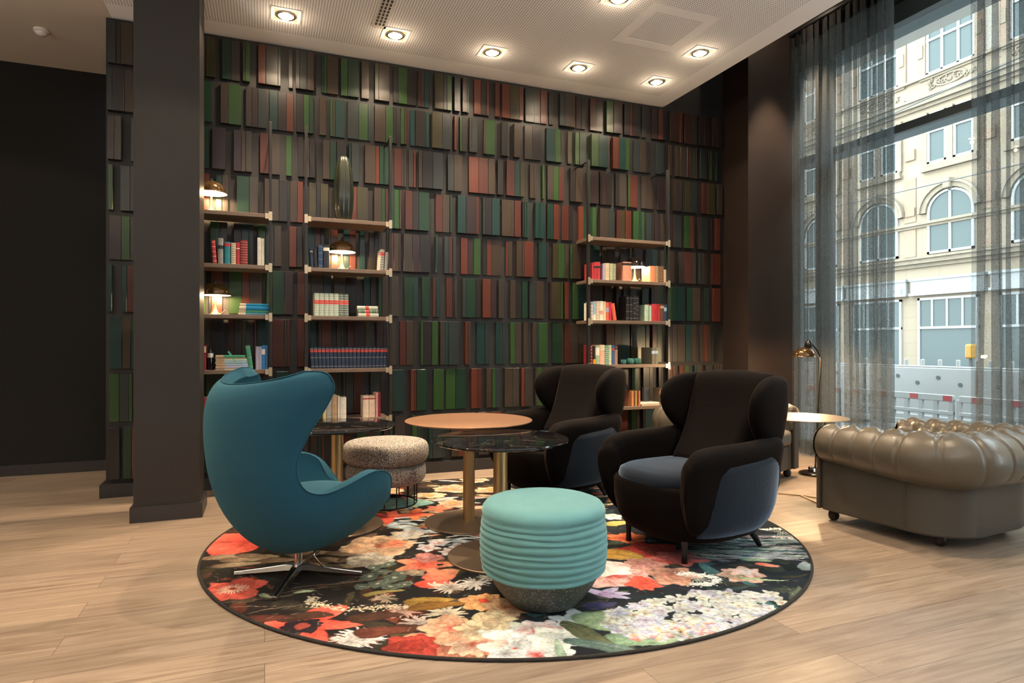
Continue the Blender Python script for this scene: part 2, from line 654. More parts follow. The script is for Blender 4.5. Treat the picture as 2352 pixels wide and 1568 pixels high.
# dark pier between the book wall and the window
struct('wall_right', MB().box(4.91, 5.60, 5.47, 6.13, 0, POCK), 'pillar')
struct('wall_right', MB().box(5.60, 6.10, 5.86, 6.13, 0, POCK), 'pillar')
struct('baseboard_right', MB().box(4.895, 5.60, 5.455, 5.47, 0, 0.1), 'base')
struct('baseboard_right', MB().box(4.895, 4.91, 5.47, 5.88, 0, 0.1), 'base')
struct('baseboard_back', MB().box(-1.215, 4.91, WALLY - 0.055, WALLY, 0, 0.105).box(-1.215, -1.18, WALLY, WALLY + 0.25, 0, 0.105), 'base')
struct('baseboard_hall', MB().box(-5, -1.0, 7.11, 7.13, 0, 0.1), 'base')
# free-standing column
col_ = struct('wall_column', MB().box(-0.835, -0.428, 4.96, 5.315, 0, CEIL), 'column')
struct('baseboard_column', MB().box(-0.855, -0.408, 4.94, 5.335, 0, 0.105), 'base')

# relief of mock book spines on the back wall
rows_z = [3.811, 3.434, 3.056, 2.666, 2.264, 1.87, 1.452, 0.997, 0.57, 0.115]
SP = [('rust', (0.175, 0.050, 0.030)), ('brick', (0.115, 0.038, 0.028)), ('green', (0.048, 0.120, 0.035)), ('deep_green', (0.020, 0.062, 0.034)),
      ('teal', (0.020, 0.065, 0.062)), ('slate', (0.045, 0.058, 0.060)), ('umber', (0.078, 0.055, 0.038)), ('taupe', (0.070, 0.058, 0.048)),
      ('plum', (0.052, 0.033, 0.034)), ('coal', (0.030, 0.026, 0.026)), ('olive', (0.075, 0.066, 0.030))]
spm = [mat('spine_' + n_, tuple((q * 1.06 - 0.06 * sum(c_) / 3) * 0.42 for q in c_), 0.30, var=0.10, vscale=3, spec=0.6) for n_, c_ in SP]
WT = [10, 9, 9, 9, 9, 9, 15, 12, 10, 9, 5]
rng = random.Random(11)
for ri in range(9):
    zt, zb = rows_z[ri] - 0.016, rows_z[ri + 1] + 0.026
    mb = MB()
    x = -1.178 + rng.uniform(0, 0.03)
    while x < 4.88:
        # one block: a few strips that share a depth
        ns = rng.choice([1, 2, 2, 3, 3, 3])
        dep = rng.choice([0.022, 0.03, 0.038, 0.046])
        last = -1
        for k in range(ns):
            wd = rng.choice([0.022, 0.035, 0.048, 0.06, 0.07, 0.085, 0.10])
            if x + wd > 4.885:
                x = 9
                break
            ci = rng.choices(range(len(SP)), WT)[0]
            if ci == last:
                ci = (ci + 1) % len(SP)
            last = ci
            dd = dep - rng.choice([0, 0, 0.004, 0.008])
            y0 = WALLY - dd
            mb.box(x + 0.001, x + wd - 0.001, y0, WALLY, zb, zt, ci)
            x += wd
        x += rng.choice([0.022, 0.035, 0.05, 0.065])
    o = mb.build('spine_relief', spm, bpy.data.objects['wall_back'], bevel=0.0015, seg=1)

# ================================================================== WINDOW WALL
ys = [5.62, 5.415, 2.95, 0.6, -1.7, -4.0]     # mullion centres
fr = MB()
for yy in ys[1:-1]:
    hw_ = 0.075 if yy > 5 else 0.045
    fr.box(WINX - 0.05, WINX + 0.10, yy - hw_, yy + hw_, 0, 4.43)
struct('window_2', MB().box(WINX - 0.05, WINX + 0.10, 5.79, 5.86, 0, 4.43), 'frame', bevel=0.004)
wf = struct('window_1', fr, 'frame_dark', bevel=0.004)
struct('trim_2', MB().box(WINX - 0.02, WINX + 0.24, -4, 5.86, 3.345, 3.425), 'frame', bevel=0.004)
struct('trim_3', MB().box(WINX - 0.06, WINX + 0.26, -4, 5.86, 4.43, 4.62), 'frame', bevel=0.004)
struct('trim_4', MB().box(WINX - 0.06, WINX + 0.14, -4, 5.86, 0, 0.09), 'frame', bevel=0.004)
struct('trim_5', MB().box(WINX - 0.02, WINX + 0.14, -4, 5.86, 4.62, POCK), 'frame_dark')
gp = MB().box(WINX + 0.03, WINX + 0.04, -4, 5.86, 0.09, 4.43)
struct('window_glazing', gp, 'glass')
# outer lintel above the shop front
struct('trim_6', MB().box(WINX + 0.14, WINX + 0.6, -6, 7.5, 4.50, 6.5), 'grille')
struct('wall_outside', MB().box(6.10, 6.6, 6.45, 9.5, -0.1, 6.5), 'sandplain')


def curtain(name, y0, y1, n, amp, label, seed, gather=1.0):
    rg = random.Random(seed)
    t = thing(name, (5.52, (y0 + y1) / 2, 0), 0, label, 'curtain', 'sheer curtains at the shop window')
    ym = (y0 + y1) / 2
    N = n * 16
    ph = [rg.uniform(0.35, 1.7) for _ in range(n + 2)]
    sk = [rg.uniform(-0.9, 0.9) for _ in range(n + 2)]
    zz = [0.02, 0.5, 1.0, 1.6, 2.3, 3.0, 3.6, 4.1, 4.4, 4.52, 4.535]
    rows = []
    for z in zz:
        r = []
        k = z / 4.6
        am = amp * (1.0 - 0.35 * k ** 3)
        for j in range(N + 1):
            s = j / N
            ii = s * n
            a = am * (ph[int(ii)] * (1 - (ii % 1)) + ph[int(ii) + 1] * (ii % 1))
            xx = a * math.sin(2 * PI * ii) + 0.012 * math.sin(2 * PI * ii * 2.3 + z * 1.1)
            yy = y1 + (y0 - y1) * s + (0.030 + 0.012 * sk[int(ii)]) * math.sin(4 * PI * ii + 1.0) + 0.014 * math.sin(z * 1.3 + ii * 2.1) * (1 - k)
            r.append((xx, yy - ym, z))
        rows.append(r)
    c = MB().grid(rows).build('fabric', 'sheer', t, smooth=True, subsurf=1)
    # stiff heading band
    rows2 = [[(p[0], p[1], z) for p in rows[-1]] for z in (4.53, 4.66)]
    MB().grid(rows2).build('heading', 'tape', t, smooth=True)
    return t


curtain('sheer_curtain', 4.22, 5.44, 13, 0.052, 'grey sheer curtain bunched beside the dark pier behind the floor lamp', 3)
curtain('sheer_curtain', 2.65, 3.50, 8, 0.052, 'grey sheer curtain hanging at the right edge behind the tufted leather armchair', 8)
tr_ = MB().box(5.47, 5.57, -3.9, 5.46, 4.67, 4.70).build('curtain_track', 'frame_dark')
tag(tr_, 'black curtain track along the top of the window', 'curtain track')

# ================================================================== STREET OUTSIDE
struct('ground_street', MB().box(6.3, 40, -25, 45, -0.25, -0.12), 'asphalt')
XF = 20.0
bl = thing('townhouse', (XF, 12, -0.12), 0, 'sandstone town house across the street with white windows', 'building')
bl.location = (0, 0, 0)
wall = MB()
wall.box(XF, XF + 6, -12, 34, -0.12, 12.6)
wall.build('wall', 'stone', bl)
P0 = 14.11        # a window's far edge
PER = 2.47
ww = 1.45
prot = None


def frame_window(y1, wd, z0, z1, nx, ztr, arch=False, x=XF, name='window'):
    """white frame with bars and a pane; y1 = far edge"""
    mb = MB()
    t = 0.075
    y0 = y1 - wd
    mb.box(x - 0.06, x + 0.02, y0, y0 + t, z0, z1)
    mb.box(x - 0.06, x + 0.02, y1 - t, y1, z0, z1)
    mb.box(x - 0.06, x + 0.02, y0, y1, z0, z0 + t)
    if not arch:
        mb.box(x - 0.06, x + 0.02, y0, y1, z1 - t, z1)
    for k in range(1, nx):
        yy = y0 + wd * k / nx
        mb.box(x - 0.06, x + 0.02, yy - t / 2, yy + t / 2, z0, z1 + (wd * 0.42 if arch else 0))
    if ztr:
        mb.box(x - 0.07, x + 0.02, y0, y1, ztr - t / 2, ztr + t / 2)
    if arch:
        rows = []
        for k in range(13):
            a = PI * k / 12
            r_ = []
            for q, dx in ((wd / 2, -0.06), (wd / 2 - t, -0.06), (wd / 2 - t, 0.02), (wd / 2, 0.02)):
                r_.append((x + dx, (y0 + y1) / 2 + q * math.cos(a), z1 + q * math.sin(a) * 0.9))
            rows.append(r_)
        mb.grid(rows, True)
    f = mb.build(name, 'white_paint', bl)
    g = MB()
    g.box(x - 0.02, x + 0.0, y0 + 0.02, y1 - 0.02, z0 + 0.02, z1)
    if arch:
        b = len(g.v)
        g.v.append((x - 0.02, (y0 + y1) / 2, z1))
        for k in range(13):
            a = PI * k / 12
            g.v.append((x - 0.02, (y0 + y1) / 2 + (wd / 2 - 0.02) * math.cos(a), z1 + (wd / 2 - 0.02) * math.sin(a) * 0.9))
        for k in range(12):
            g.f.append((b, b + 1 + k, b + 2 + k))
            g.m.append(0)
    g.build('pane', 'street_glass', f)
    return f


for k in range(-2, 5):
    y1 = P0 - PER * k
    frame_window(y1 + 0.32, ww + 0.45, 0.15, 2.72, 1, 1.75)
    mb = MB()
    for j in range(1, 4):
        yy = y1 - ww + 0.2 - 0.33 + (ww + 0.45) * j / 4
        mb.box(XF - 0.05, XF + 0.0, yy - 0.03, yy + 0.03, 1.75, 2.72)
    mb.build('window_bar', 'white_paint', bl)
    frame_window(y1, ww, 4.12, 5.45, 2, 5.15, arch=True)
    frame_window(y1, 0.62, 7.02, 8.65, 1, 8.05)
    frame_window(y1 - 0.83, 0.62, 7.02, 8.65, 1, 8.05)
    frame_window(y1 + 0.03, ww + 0.06, 9.9, 11.7, 3, 11.0)
    # sills and surrounds
    MB().box(XF - 0.10, XF, y1 - ww - 0.10, y1 + 0.10, 6.87, 7.02).box(XF - 0.16, XF, y1 - ww - 0.16, y1 + 0.16, 6.78, 6.87).build('window_sill', 'trimstone', bl)
    for a, b in ((y1 - 0.83 + 0.01, y1 - 0.62 - 0.01), (y1, y1 + 0.14), (y1 - ww - 0.14, y1 - ww)):
        MB().box(XF - 0.08, XF, a, b, 7.02, 8.7).build('window_jamb', 'trimstone', bl)
    for a, b in ((y1 + 0.04, y1 + 0.32), (y1 - ww - 0.32, y1 - ww - 0.04)):
        pl = MB().box(XF - 0.10, XF, a, b, 9.85, 11.9).build('pilaster', 'pinkstone', bl)
        for z0, z1 in ((10.5, 10.9), (11.3, 11.5)):
            MB().box(XF - 0.14, XF - 0.1, a + 0.06, b - 0.06, z0, z1).build('ornament', 'trimstone', pl)
    am = None
    for rr, th, dp in ((ww / 2 + 0.02, 0.16, 0.12), (ww / 2 + 0.18, 0.07, 0.18)):
        rows = []
        for q in range(17):
            a = PI * q / 16
            rows.append([(XF - dx, y1 - ww / 2 + r_ * math.cos(a), 5.45 + r_ * math.sin(a) * 0.92)
                         for r_, dx in ((rr, 0.0), (rr, dp), (rr + th, dp), (rr + th, 0.0))])
        o_ = MB().grid(rows, True).build('arch_moulding', 'trimstone', bl)
    MB().box(XF - 0.26, XF, y1 - ww / 2 - 0.11, y1 - ww / 2 + 0.11, 6.08, 6.42).build('keystone', 'trimstone', bl, bevel=0.04)
    # carved panel under the top window: frame, scrolls
    pn = MB()
    pn.box(XF - 0.07, XF, y1 - ww - 0.25, y1 + 0.25, 9.30, 9.36)
    pn.box(XF - 0.07, XF, y1 - ww - 0.25, y1 + 0.25, 9.76, 9.82)
    rq = random.Random(k)
    cy_ = y1 - ww / 2
    ring = [(XF - 0.05, cy_ + 0.46 * math.cos(a), 9.56 + 0.16 * math.sin(a)) for a in [2 * PI * q / 20 for q in range(20)]]
    pn.tube(ring, 0.03, 6, closed=True)
    for q in range(26):
        a = rq.uniform(0, 2 * PI)
        ry = cy_ + rq.uniform(-0.75, 0.75)
        rz_ = 9.56 + rq.uniform(-0.14, 0.14)
        pts = [(XF - 0.04, ry + 0.07 * math.cos(a + s_ * 0.9) * (1 - s_ / 7), rz_ + 0.07 * math.sin(a + s_ * 0.9) * (1 - s_ / 7)) for s_ in range(6)]
        pn.tube(pts, 0.022, 5)
    pn.build('carved_panel', 'trimstone', bl)
    sg = MB().box(XF - 0.14, XF, y1 - ww - 0.35, y1 + 0.50, 2.86, 3.30).box(XF - 0.2, XF, y1 - ww - 0.38, y1 + 0.53, 3.28, 3.36)
    sg.box(XF - 0.2, XF, y1 - ww - 0.38, y1 + 0.53, 2.80, 2.88)
    sg.build('shop_fascia', 'white_paint', bl)
cor = MB()
for z0, z1, dp in ((3.72, 3.84, 0.10), (3.84, 3.98, 0.22), (3.98, 4.05, 0.30), (8.86, 8.96, 0.10), (8.96, 9.12, 0.24), (9.12, 9.2, 0.32),
                   (5.02, 5.10, 0.07), (5.10, 5.18, 0.14), (12.3, 12.6, 0.35), (9.82, 9.9, 0.14)):
    cor.box(XF - dp, XF, -12, 34, z0, z1)
cor.build('cornice', 'trimstone', bl)
pk = MB()
for k in range(-3, 6):
    y1 = P0 - PER * k
    for z0, z1 in ((4.10, 5.0), (5.25, 6.7)):
        pk.box(XF - 0.03, XF, y1 + 0.40, y1 + 0.82, z0, z1)
    pk.box(XF - 0.07, XF, y1 + 0.42, y1 + 0.75, 5.45, 5.72)
    pk.box(XF - 0.07, XF, y1 + 0.42, y1 + 0.75, 7.3, 7.65)
pk.build('pink_stone_block', 'pinkstone', bl)
rn = MB()
for k in range(-3, 6):
    y1 = P0 - PER * k
    rn.box(XF - 0.035, XF, y1 + 0.36, y1 + 1.0, 9.95, 11.9)
rn.build('render_panel', 'sandplain', bl)
wl = thing('wall_light', (XF, 14.95, 2.88), 0, 'small grey wall light on the sandstone front beside the shop fascia', 'wall light')
MB().box(-0.03, 0, -0.05, 0.05, 0, 0.2).build('bracket', 'grille', wl)
MB().lathe([(0.075, 0), (0.075, 0.17)], (-0.10, 0.0, 0.02), 16).build('shade', 'frame', wl)

# road works barriers
random.seed(5)


def barrier(y, label):
    b = thing('safety_barrier', (10.6, y, -0.12), 0, label, 'barrier', 'white plastic road barriers')
    mb = MB()
    mb.box(-0.14, 0.14, -0.98, 0.98, 0.10, 0.94)
    mb.box(-0.22, 0.22, -0.98, 0.98, 0, 0.14)
    for k in range(7):
        mb.box(-0.03, 0.03, -0.95 + k * 0.30, -0.90 + k * 0.30, 0.94, 1.08)
    mb.box(-0.10, 0.10, -0.98, 0.98, 0.94, 0.97)
    mb.build('body', 'barrier', b, bevel=0.02)
    mb = MB()
    for k in range(5):
        yy = -0.75 + 0.36 * k
        zz = 0.78 if k % 2 else 0.68
        mb.tube([(-0.13, yy, zz), (-0.148, yy, zz)], 0.035, 10)
    mb.build('hole', 'hole', b)
    return b


for k in range(9):
    barrier(15.6 - 2.0 * k, 'white water filled barrier segment across the street, position %s from the left' % ['one', 'two', 'three', 'four', 'five', 'six', 'seven', 'eight', 'nine'][k])


def fence(y, label):
    b = thing('barrier_fence', (9.5, y, -0.12), 0, label, 'fence', 'red and white barrier fences')
    mb = MB()
    for z0, z1 in ((0.48, 0.58), (0.28, 0.34), (0.06, 0.16)):
        mb.box(-0.025, 0.025, -0.95, 0.95, z0, z1)
    for k in range(9):
        yy = -0.95 + k * 0.2325
        mb.box(-0.02, 0.02, yy, yy + 0.085, 0.06, 0.52)
    mb.build('panel', 'barrier', b, bevel=0.01)
    mb = MB()
    for k in range(4):
        mb.box(-0.028, -0.0255, -0.93 + k * 0.52, -0.80 + k * 0.52, 0.49, 0.57)
    mb.build('reflector', 'barrier_red', b)
    for s in (-0.7, 0.7):
        MB().box(-0.25, 0.25, s - 0.08, s + 0.08, 0, 0.08).build('foot', 'hole', b)
    return b


for k in range(8):
    fence(13.2 - 1.98 * k, 'low barrier fence with red reflectors in front of the white barriers, %s from the left' % ['first', 'second', 'third', 'fourth', 'fifth', 'sixth', 'seventh', 'eighth'][k])
for i, (za, zb_) in enumerate(((6.3, 6.9), (5.35, 5.0))):
    o = MB().tube([(13 + 2 * i, 26, za), (13 + 2 * i, 14, za - 0.25), (13 + 2 * i, 2, zb_)], 0.014, 6).build('overhead_wire', 'wire')
    tag(o, ['overhead wire across the street, the upper one', 'overhead wire across the street, the lower one'][i], 'wire')
yl = thing('yellow_beacon', (12.2, 7.80, 0), 0, 'yellow beacon lamp seen through the right curtain', 'warning lamp')
MB().box(-0.02, 0.02, -0.02, 0.02, -0.12, 0.95).build('stand', 'wire', yl)
MB().box(-0.07, 0.07, -0.07, 0.07, 0.95, 1.22).build('lamp', 'yellow', yl, bevel=0.03)

# ================================================================== CEILING FITTINGS
names = ['first', 'second', 'third', 'fourth', 'fifth', 'sixth', 'seventh', 'eighth']
dl_pos = [(0.158 + 0.868 * k, 5.32, 'recessed square downlight above the book wall, %s from the column' % names[k]) for k in range(5)]
dl_pos += [(3.63, 4.65, 'recessed square downlight beside the ceiling access panel, nearest the window'),
           (2.49, 4.14, 'recessed square downlight cut off by the top edge of the photo'),
           (-2.6, 5.2, 'added recessed downlight out of view over the left passage'),  # added unseen downlights, they lift the room and ceiling brightness
           (-2.4, 2.9, 'added recessed downlight out of view over the left floor'),
           (-0.75, 3.0, 'added recessed downlight out of view above the left aisle'),
           (0.3, 1.1, 'added recessed downlight out of view nearest the camera'),
           (0.9, 3.3, 'added recessed downlight out of view above the teal chair'),
           (3.63, 2.2, 'added recessed downlight out of view above the leather armchair'),
           (5.22, 5.08, 'recessed downlight out of view above the dark pier')]


def downlight(x, y, label, on=True, beam=BEAM, spill=SPILL, ang=74):
    zc = CEIL if x < 4.09 else POCK
    d = thing('ceiling_downlight', (x, y, zc), 0, label, 'ceiling light', 'square recessed downlights')
    mb = MB()
    a, b = 0.112, 0.086
    mb.box(-a, a, -a, -b, -0.004, 0.002).box(-a, a, b, a, -0.004, 0.002).box(-a, -b, -b, b, -0.004, 0.002).box(b, a, -b, b, -0.004, 0.002)
    mb.build('trim_ring', 'plaster', d)
    MB().box(-b, b, -b, b, -0.003, 0.001).build('housing', 'reflector', d)
    rg = [(0.066 * math.cos(t), 0.066 * math.sin(t), -0.008) for t in [2 * PI * k / 28 for k in range(28)]]
    MB().tube(rg, 0.006, 6, closed=True).build('gimbal', 'chrome', d, smooth=True)
    MB().lathe([(0.030, -0.010), (0.034, -0.006), (0.034, -0.002)], seg=20).build('bulb', 'led', d)
    gl = bpy.data.lights.new('bulb_glow', 'POINT')
    gl.energy = 2.2
    gl.color = WARM
    gl.shadow_soft_size = 0.02
    go = bpy.data.objects.new('bulb_glow', gl)
    C.objects.link(go)
    go.parent = d
    go.location = (0, 0, -0.055)
    spot('beam', (0, 0, -0.03), beam, ang, 0.55, d)
    spot('spill', (0, 0, -0.03), spill, 136, 0.12, d)
    return d


for i, (x, y, lb) in enumerate(dl_pos):
    downlight(x, y, lb, beam=420.0 if x > 5 else BEAM, spill=0.5 if x > 5 else SPILL, ang=52 if x > 5 else 74)

# floor uplighters added unseen behind the camera to brighten the ceiling
for i, (x, y) in enumerate(((-3.6, 0.6), (-1.2, -2.6), (2.0, -2.8), (4.7, -1.2))):
    t = thing('added_uplighter', (x, y, 0), 0, 'added brass floor uplighter out of view behind the camera, %s of four' % names[i], 'floor lamp', 'added brass floor uplighters')
    MB().lathe([(0.0001, 0.0), (0.14, 0.0), (0.14, 0.012), (0.02, 0.02), (0.0001, 0.02)], seg=32).build('base', 'brass', t, smooth=True, auto=30)
    MB().tube([(0, 0, 0.015), (0, 0, 1.62)], 0.011, 12).build('pole', 'brass', t, smooth=True)
    MB().lathe([(0.012, 1.60), (0.06, 1.62), (0.13, 1.68), (0.165, 1.75), (0.160, 1.75), (0.125, 1.69), (0.055, 1.63), (0.0001, 1.615)], seg=32).build('bowl_shade', 'brass', t, smooth=True)
    up = spot('added_uplight', (0, 0, 1.70), UPL, 160, 0.4, t, color=(0.93, 0.97, 1.0), size=0.08)
    up.rotation_euler = (PI, 0, 0)
# slot diffuser and access panel
g = thing('slot_diffuser', (0.875, 4.35, CEIL), 0, 'long narrow slotted air diffuser set in the perforated ceiling', 'air vent')
MB().box(-0.055, 0.055, -1.0, 0.90, -0.004, 0).build('frame', 'grille', g)
sl = MB()
for k in range(34):
    y = -0.95 + k * 0.0535
    for x in (-0.030, 0.0, 0.030):
        sl.box(x - 0.009, x + 0.009, y, y + 0.040, -0.0045, -0.004)
sl.build('slot', 'void', g)
g = thing('access_panel', (3.09, 4.42, CEIL), 0, 'square access panel with a plain border in the perforated ceiling', 'ceiling panel')
mb = MB()
a, b = 0.32, 0.225
mb.box(-a, a, -a, -b, -0.002, 0).box(-a, a, b, a, -0.002, 0).box(-a, -b, -b, b, -0.002, 0).box(b, a, -b, b, -0.002, 0)
mb.build('border', 'plaster', g)
mb = MB()
for s in (-1, 1):
    mb.box(-a, a, s * a - 0.0015, s * a + 0.0015, -0.0025, 0).box(s * a - 0.0015, s * a + 0.0015, -a, a, -0.0025, 0)
mb.build('joint', 'grille', g)
g = thing('smoke_detector', (-1.727, 6.31, CEIL), 0, 'small round white smoke detector on the plain ceiling at left', 'smoke detector')
MB().lathe([(0.055, 0), (0.055, -0.018), (0.048, -0.022)], seg=24).build('base', 'plastic_white', g, smooth=True, auto=40)
MB().lathe([(0.042, -0.022), (0.042, -0.032), (0.030, -0.048), (0.0001, -0.050)], seg=24).build('sensor_head', 'plastic_white', g, smooth=True, auto=50)

# ================================================================== SHELF UNITS
YF = 5.55
SH = [2.285, 1.863, 1.458, 1.012, 0.585]


def shelf_unit(x0, x1, label, shelves):
    u = thing('shelf_unit', ((x0 + x1) / 2, YF, 0), 0, label, 'shelf', 'metal shelf units on the book wall')
    h = (x1 - x0) / 2
    for s in (-1, 1):
        mb = MB()
        mb.box(s * h - 0.011, s * h + 0.011, -0.020, 0.020, 0, 3.04)
        mb.build('post', 'post', u, bevel=0.002)
        MB().tube([(s * h, -0.012, 3.03), (s * h, WALLY - YF, 3.03)], 0.006, 8).build('wall_rod', 'black_metal', u)
    for z in shelves:
        sh = MB().box(-h + 0.014, h - 0.014, -0.015, 0.285, z - 0.032, z)
        so = sh.build('shelf_board', 'shelf', u, bevel=0.002)
        for s in (-1, 1):
            MB().box(s * h - 0.013, s * h + 0.013, -0.026, -0.0205, z - 0.054, z + 0.018).box(
                s * (h - 0.027) - 0.013, s * (h - 0.027) + 0.013, -0.022, -0.016, z - 0.040, z + 0.004).build('bracket', 'brass', so)
        for s in (-0.5, 0.5):
            MB().box(s * h - 0.014, s * h + 0.014, -0.008, -0.002, z - 0.037, z - 0.031).build('hook', 'black_metal', so)
    return u


shelf_unit(-0.74, 0.045, 'black metal shelf unit half hidden behind the column', SH)
shelf_unit(0.323, 1.026, 'black metal shelf unit to the right of the column, above the teal chair', SH)
shelf_unit(2.986, 3.925, 'black metal shelf unit at the right end of the book wall', SH)

# ------------------------------------------------------------------ books
bm_cache = {}


def bmat(c):
    k = tuple(round(q, 3) for q in c)
    if k not in bm_cache:
        bm_cache[k] = mat('book_cloth', c, 0.55, var=0.12, vscale=40)
    return bm_cache[k]


def book(x, z, wd, ht, dp, col, label, group, band=None, bands=(0.72, 0.84), lean=0.0, y=None, lying=False, turn=0.0, ribs=0, ribcol=(0.5, 0.4, 0.15), cream=False):
    """x = left edge of the spine; upright unless lying (then wd is the thickness, ht the length along the shelf)"""
    y = YF + 0.012 if y is None else y
    mb = MB()
    t = min(0.004, wd * 0.14)
    n = 6
    rows = []
    # cover: rounded spine then two boards, extruded in height
    prof = []
    for k in range(n + 1):
        a = PI * k / n
        prof.append((wd / 2 - wd / 2 * math.cos(a), -0.16 * wd * math.sin(a)))
    outer = [(0, dp)] + prof + [(wd, dp)]
    inner = [(wd - t, dp), (wd - t, t), (t, t), (t, dp)]
    loop = outer + inner
    rows = [[(p[0], p[1], 0) for p in loop], [(p[0], p[1], ht) for p in loop]]
    mb.grid(rows, True)
    nn = len(outer)
    for zz, fl in ((0, 0), (ht, 1)):
        b = 0 if zz == 0 else len(loop)
        q1 = [b + i for i in range(nn)] + [b + i for i in range(nn, len(loop))]
        # ring split in three convex-ish faces: spine, left board, right board
        li, ri = b + nn + 2, b + nn + 1      # inner corners near spine: (t,t) and (wd-t,t)
        f1 = [b + i for i in range(1, nn - 1)] + [ri, li]
        f2 = [b + 0, b + 1, li, b + nn + 3]
        f3 = [b + nn - 2, b + nn - 1, b + nn, ri]
        for f in (f1, f2, f3):
            mb.f.append(tuple(f) if fl else tuple(reversed(f)))
            mb.m.append(0)
    pg = MB().box(t, wd - t, t + 0.001, dp - 0.004, 0.004, ht - 0.004)
    sb = None
    if band or ribs:
        sb = MB()
        zs = [(bands[0] * ht, bands[1] * ht, 0)] if band else []
        for k in range(ribs):
            c0 = ht * (0.10 + 0.82 * k / max(1, ribs - 1))
            zs.append((c0 - 0.0016, c0 + 0.0016, 1))
        for za, zb2, mi in zs:
            e = 0.0007
            rw = []
            for zq in (za, zb2):
                rw.append([(0 - e, 0.012, zq)] + [(p[0] + (p[0] - wd / 2) * 0.02, p[1] - e, zq) for p in prof] + [(wd + e, 0.012, zq)])
            (mb if mi else sb).grid(rw, mi=mi)
    o = mb.build('book', [bmat(col), bmat(ribcol)], smooth=False)
    pg.build('page_block', 'paper', o)
    if sb and sb.v:
        sb.build('spine_label', bmat(band), o)
    if lying:
        # thickness becomes vertical, spine to the front, length along x
        o.rotation_euler = (0, R(90), turn)
        o.location = (x, y, z + wd)
    else:
        o.rotation_euler = (0, lean, 0)
        o.location = (x, y, z + (wd * math.sin(lean) if lean > 0 else 0) + 0.0005)
    tag(o, label, 'book', group)
    return o


RED, DRED, CRM, GRY, BLU, NVY, GRN, TEA, WHT, BLK, TAN, ORG, BRN, LIL, LGR, PNK = (0.42, 0.03, 0.04), (0.22, 0.015, 0.02), (0.62, 0.52, 0.36), (0.25, 0.25, 0.24), (0.03, 0.18, 0.42), (0.012, 0.024, 0.055), (0.05, 0.26, 0.15), (0.02, 0.20, 0.24), (0.72, 0.68, 0.58), (0.012, 0.012, 0.014), (0.40, 0.27, 0.16), (0.55, 0.18, 0.08), (0.10, 0.045, 0.02), (0.34, 0.32, 0.42), (0.40, 0.55, 0.42), (0.60, 0.30, 0.26)
ORD = ['first', 'second', 'third', 'fourth', 'fifth', 'sixth', 'seventh', 'eighth', 'ninth', 'tenth', 'eleventh', 'twelfth', 'thirteenth',
       'fourteenth', 'fifteenth', 'sixteenth', 'seventeenth', 'eighteenth', 'nineteenth', 'twentieth', 'twenty-first']
L1, L2, L3, L4, L5 = SH
U1, U2, U3 = 'on the shelf unit beside the column', 'on the shelf unit behind the teal chair', 'on the right-hand shelf unit'


def xs(u, z=None):
    t = (u - CXP) / FPX
    return (YF) * (S_ + t * C_) / (C_ - t * S_)


def row(spec, z, group, where):
    """spec: (u0, u1, height, colour, word, extra dict)"""
    for i, (u0, u1, ht, col, word, ex) in enumerate(spec):
        a, b = xs(u0), xs(u1)
        ex = dict(ex)
        dp = ex.pop('dp', 0.15)
        book(a, z, b - a - 0.0008, ht, dp, col, '%s, %s' % (word, where), group, **ex)


row([(489, 498, 0.185, RED, 'thin red book leaning left', dict(ribs=5, ribcol=WHT, lean=R(-4))),
     (500, 513, 0.205, GRY, 'grey book with a dark square label', dict(band=BLK, bands=(0.58, 0.72))),
     (515, 529, 0.178, TEA, 'blue-green book with a pink band', dict(band=RED, bands=(0.80, 0.94))),
     (530, 542, 0.172, CRM, 'cream and brown patterned book', dict(ribs=9, ribcol=BRN)),
     (542, 551, 0.178, RED, 'narrow red book with pale title', dict(band=WHT, bands=(0.70, 0.74))),
     (551, 569, 0.198, DRED, 'wide crimson book with gold lines', dict(ribs=9, ribcol=(0.55, 0.30, 0.22))),
     (591, 600, 0.226, WHT, 'tall ivory book standing alone, left half', dict(ribs=3, ribcol=CRM)),
     (600, 607, 0.222, WHT, 'tall ivory book standing alone, right half', {})],
    L2, 'books on the second shelf beside the column', 'second shelf by the column')
# stack of blue books, third shelf
zz = L3
for k, (c, th, ln, wrd) in enumerate([((0.05, 0.22, 0.36), 0.016, 0.245, 'light blue book at the bottom of the small stack'), (GRN, 0.022, 0.235, 'sea green book second in the small stack'),
                                      ((0.0, 0.20, 0.42), 0.030, 0.225, 'bright blue book third in the small stack'), ((0.0, 0.24, 0.45), 0.022, 0.215, 'turquoise book on top of the small stack')]):
    book(xs(547) + 0.004 * k, zz, th, ln, 0.15, c, wrd + ', beside the shelf lamp', 'blue books stacked beside the shelf lamp', lying=True, band=CRM, bands=(0.0, 0.22), y=YF + 0.01 + 0.004 * (k % 2))
    zz += th + 0.0006
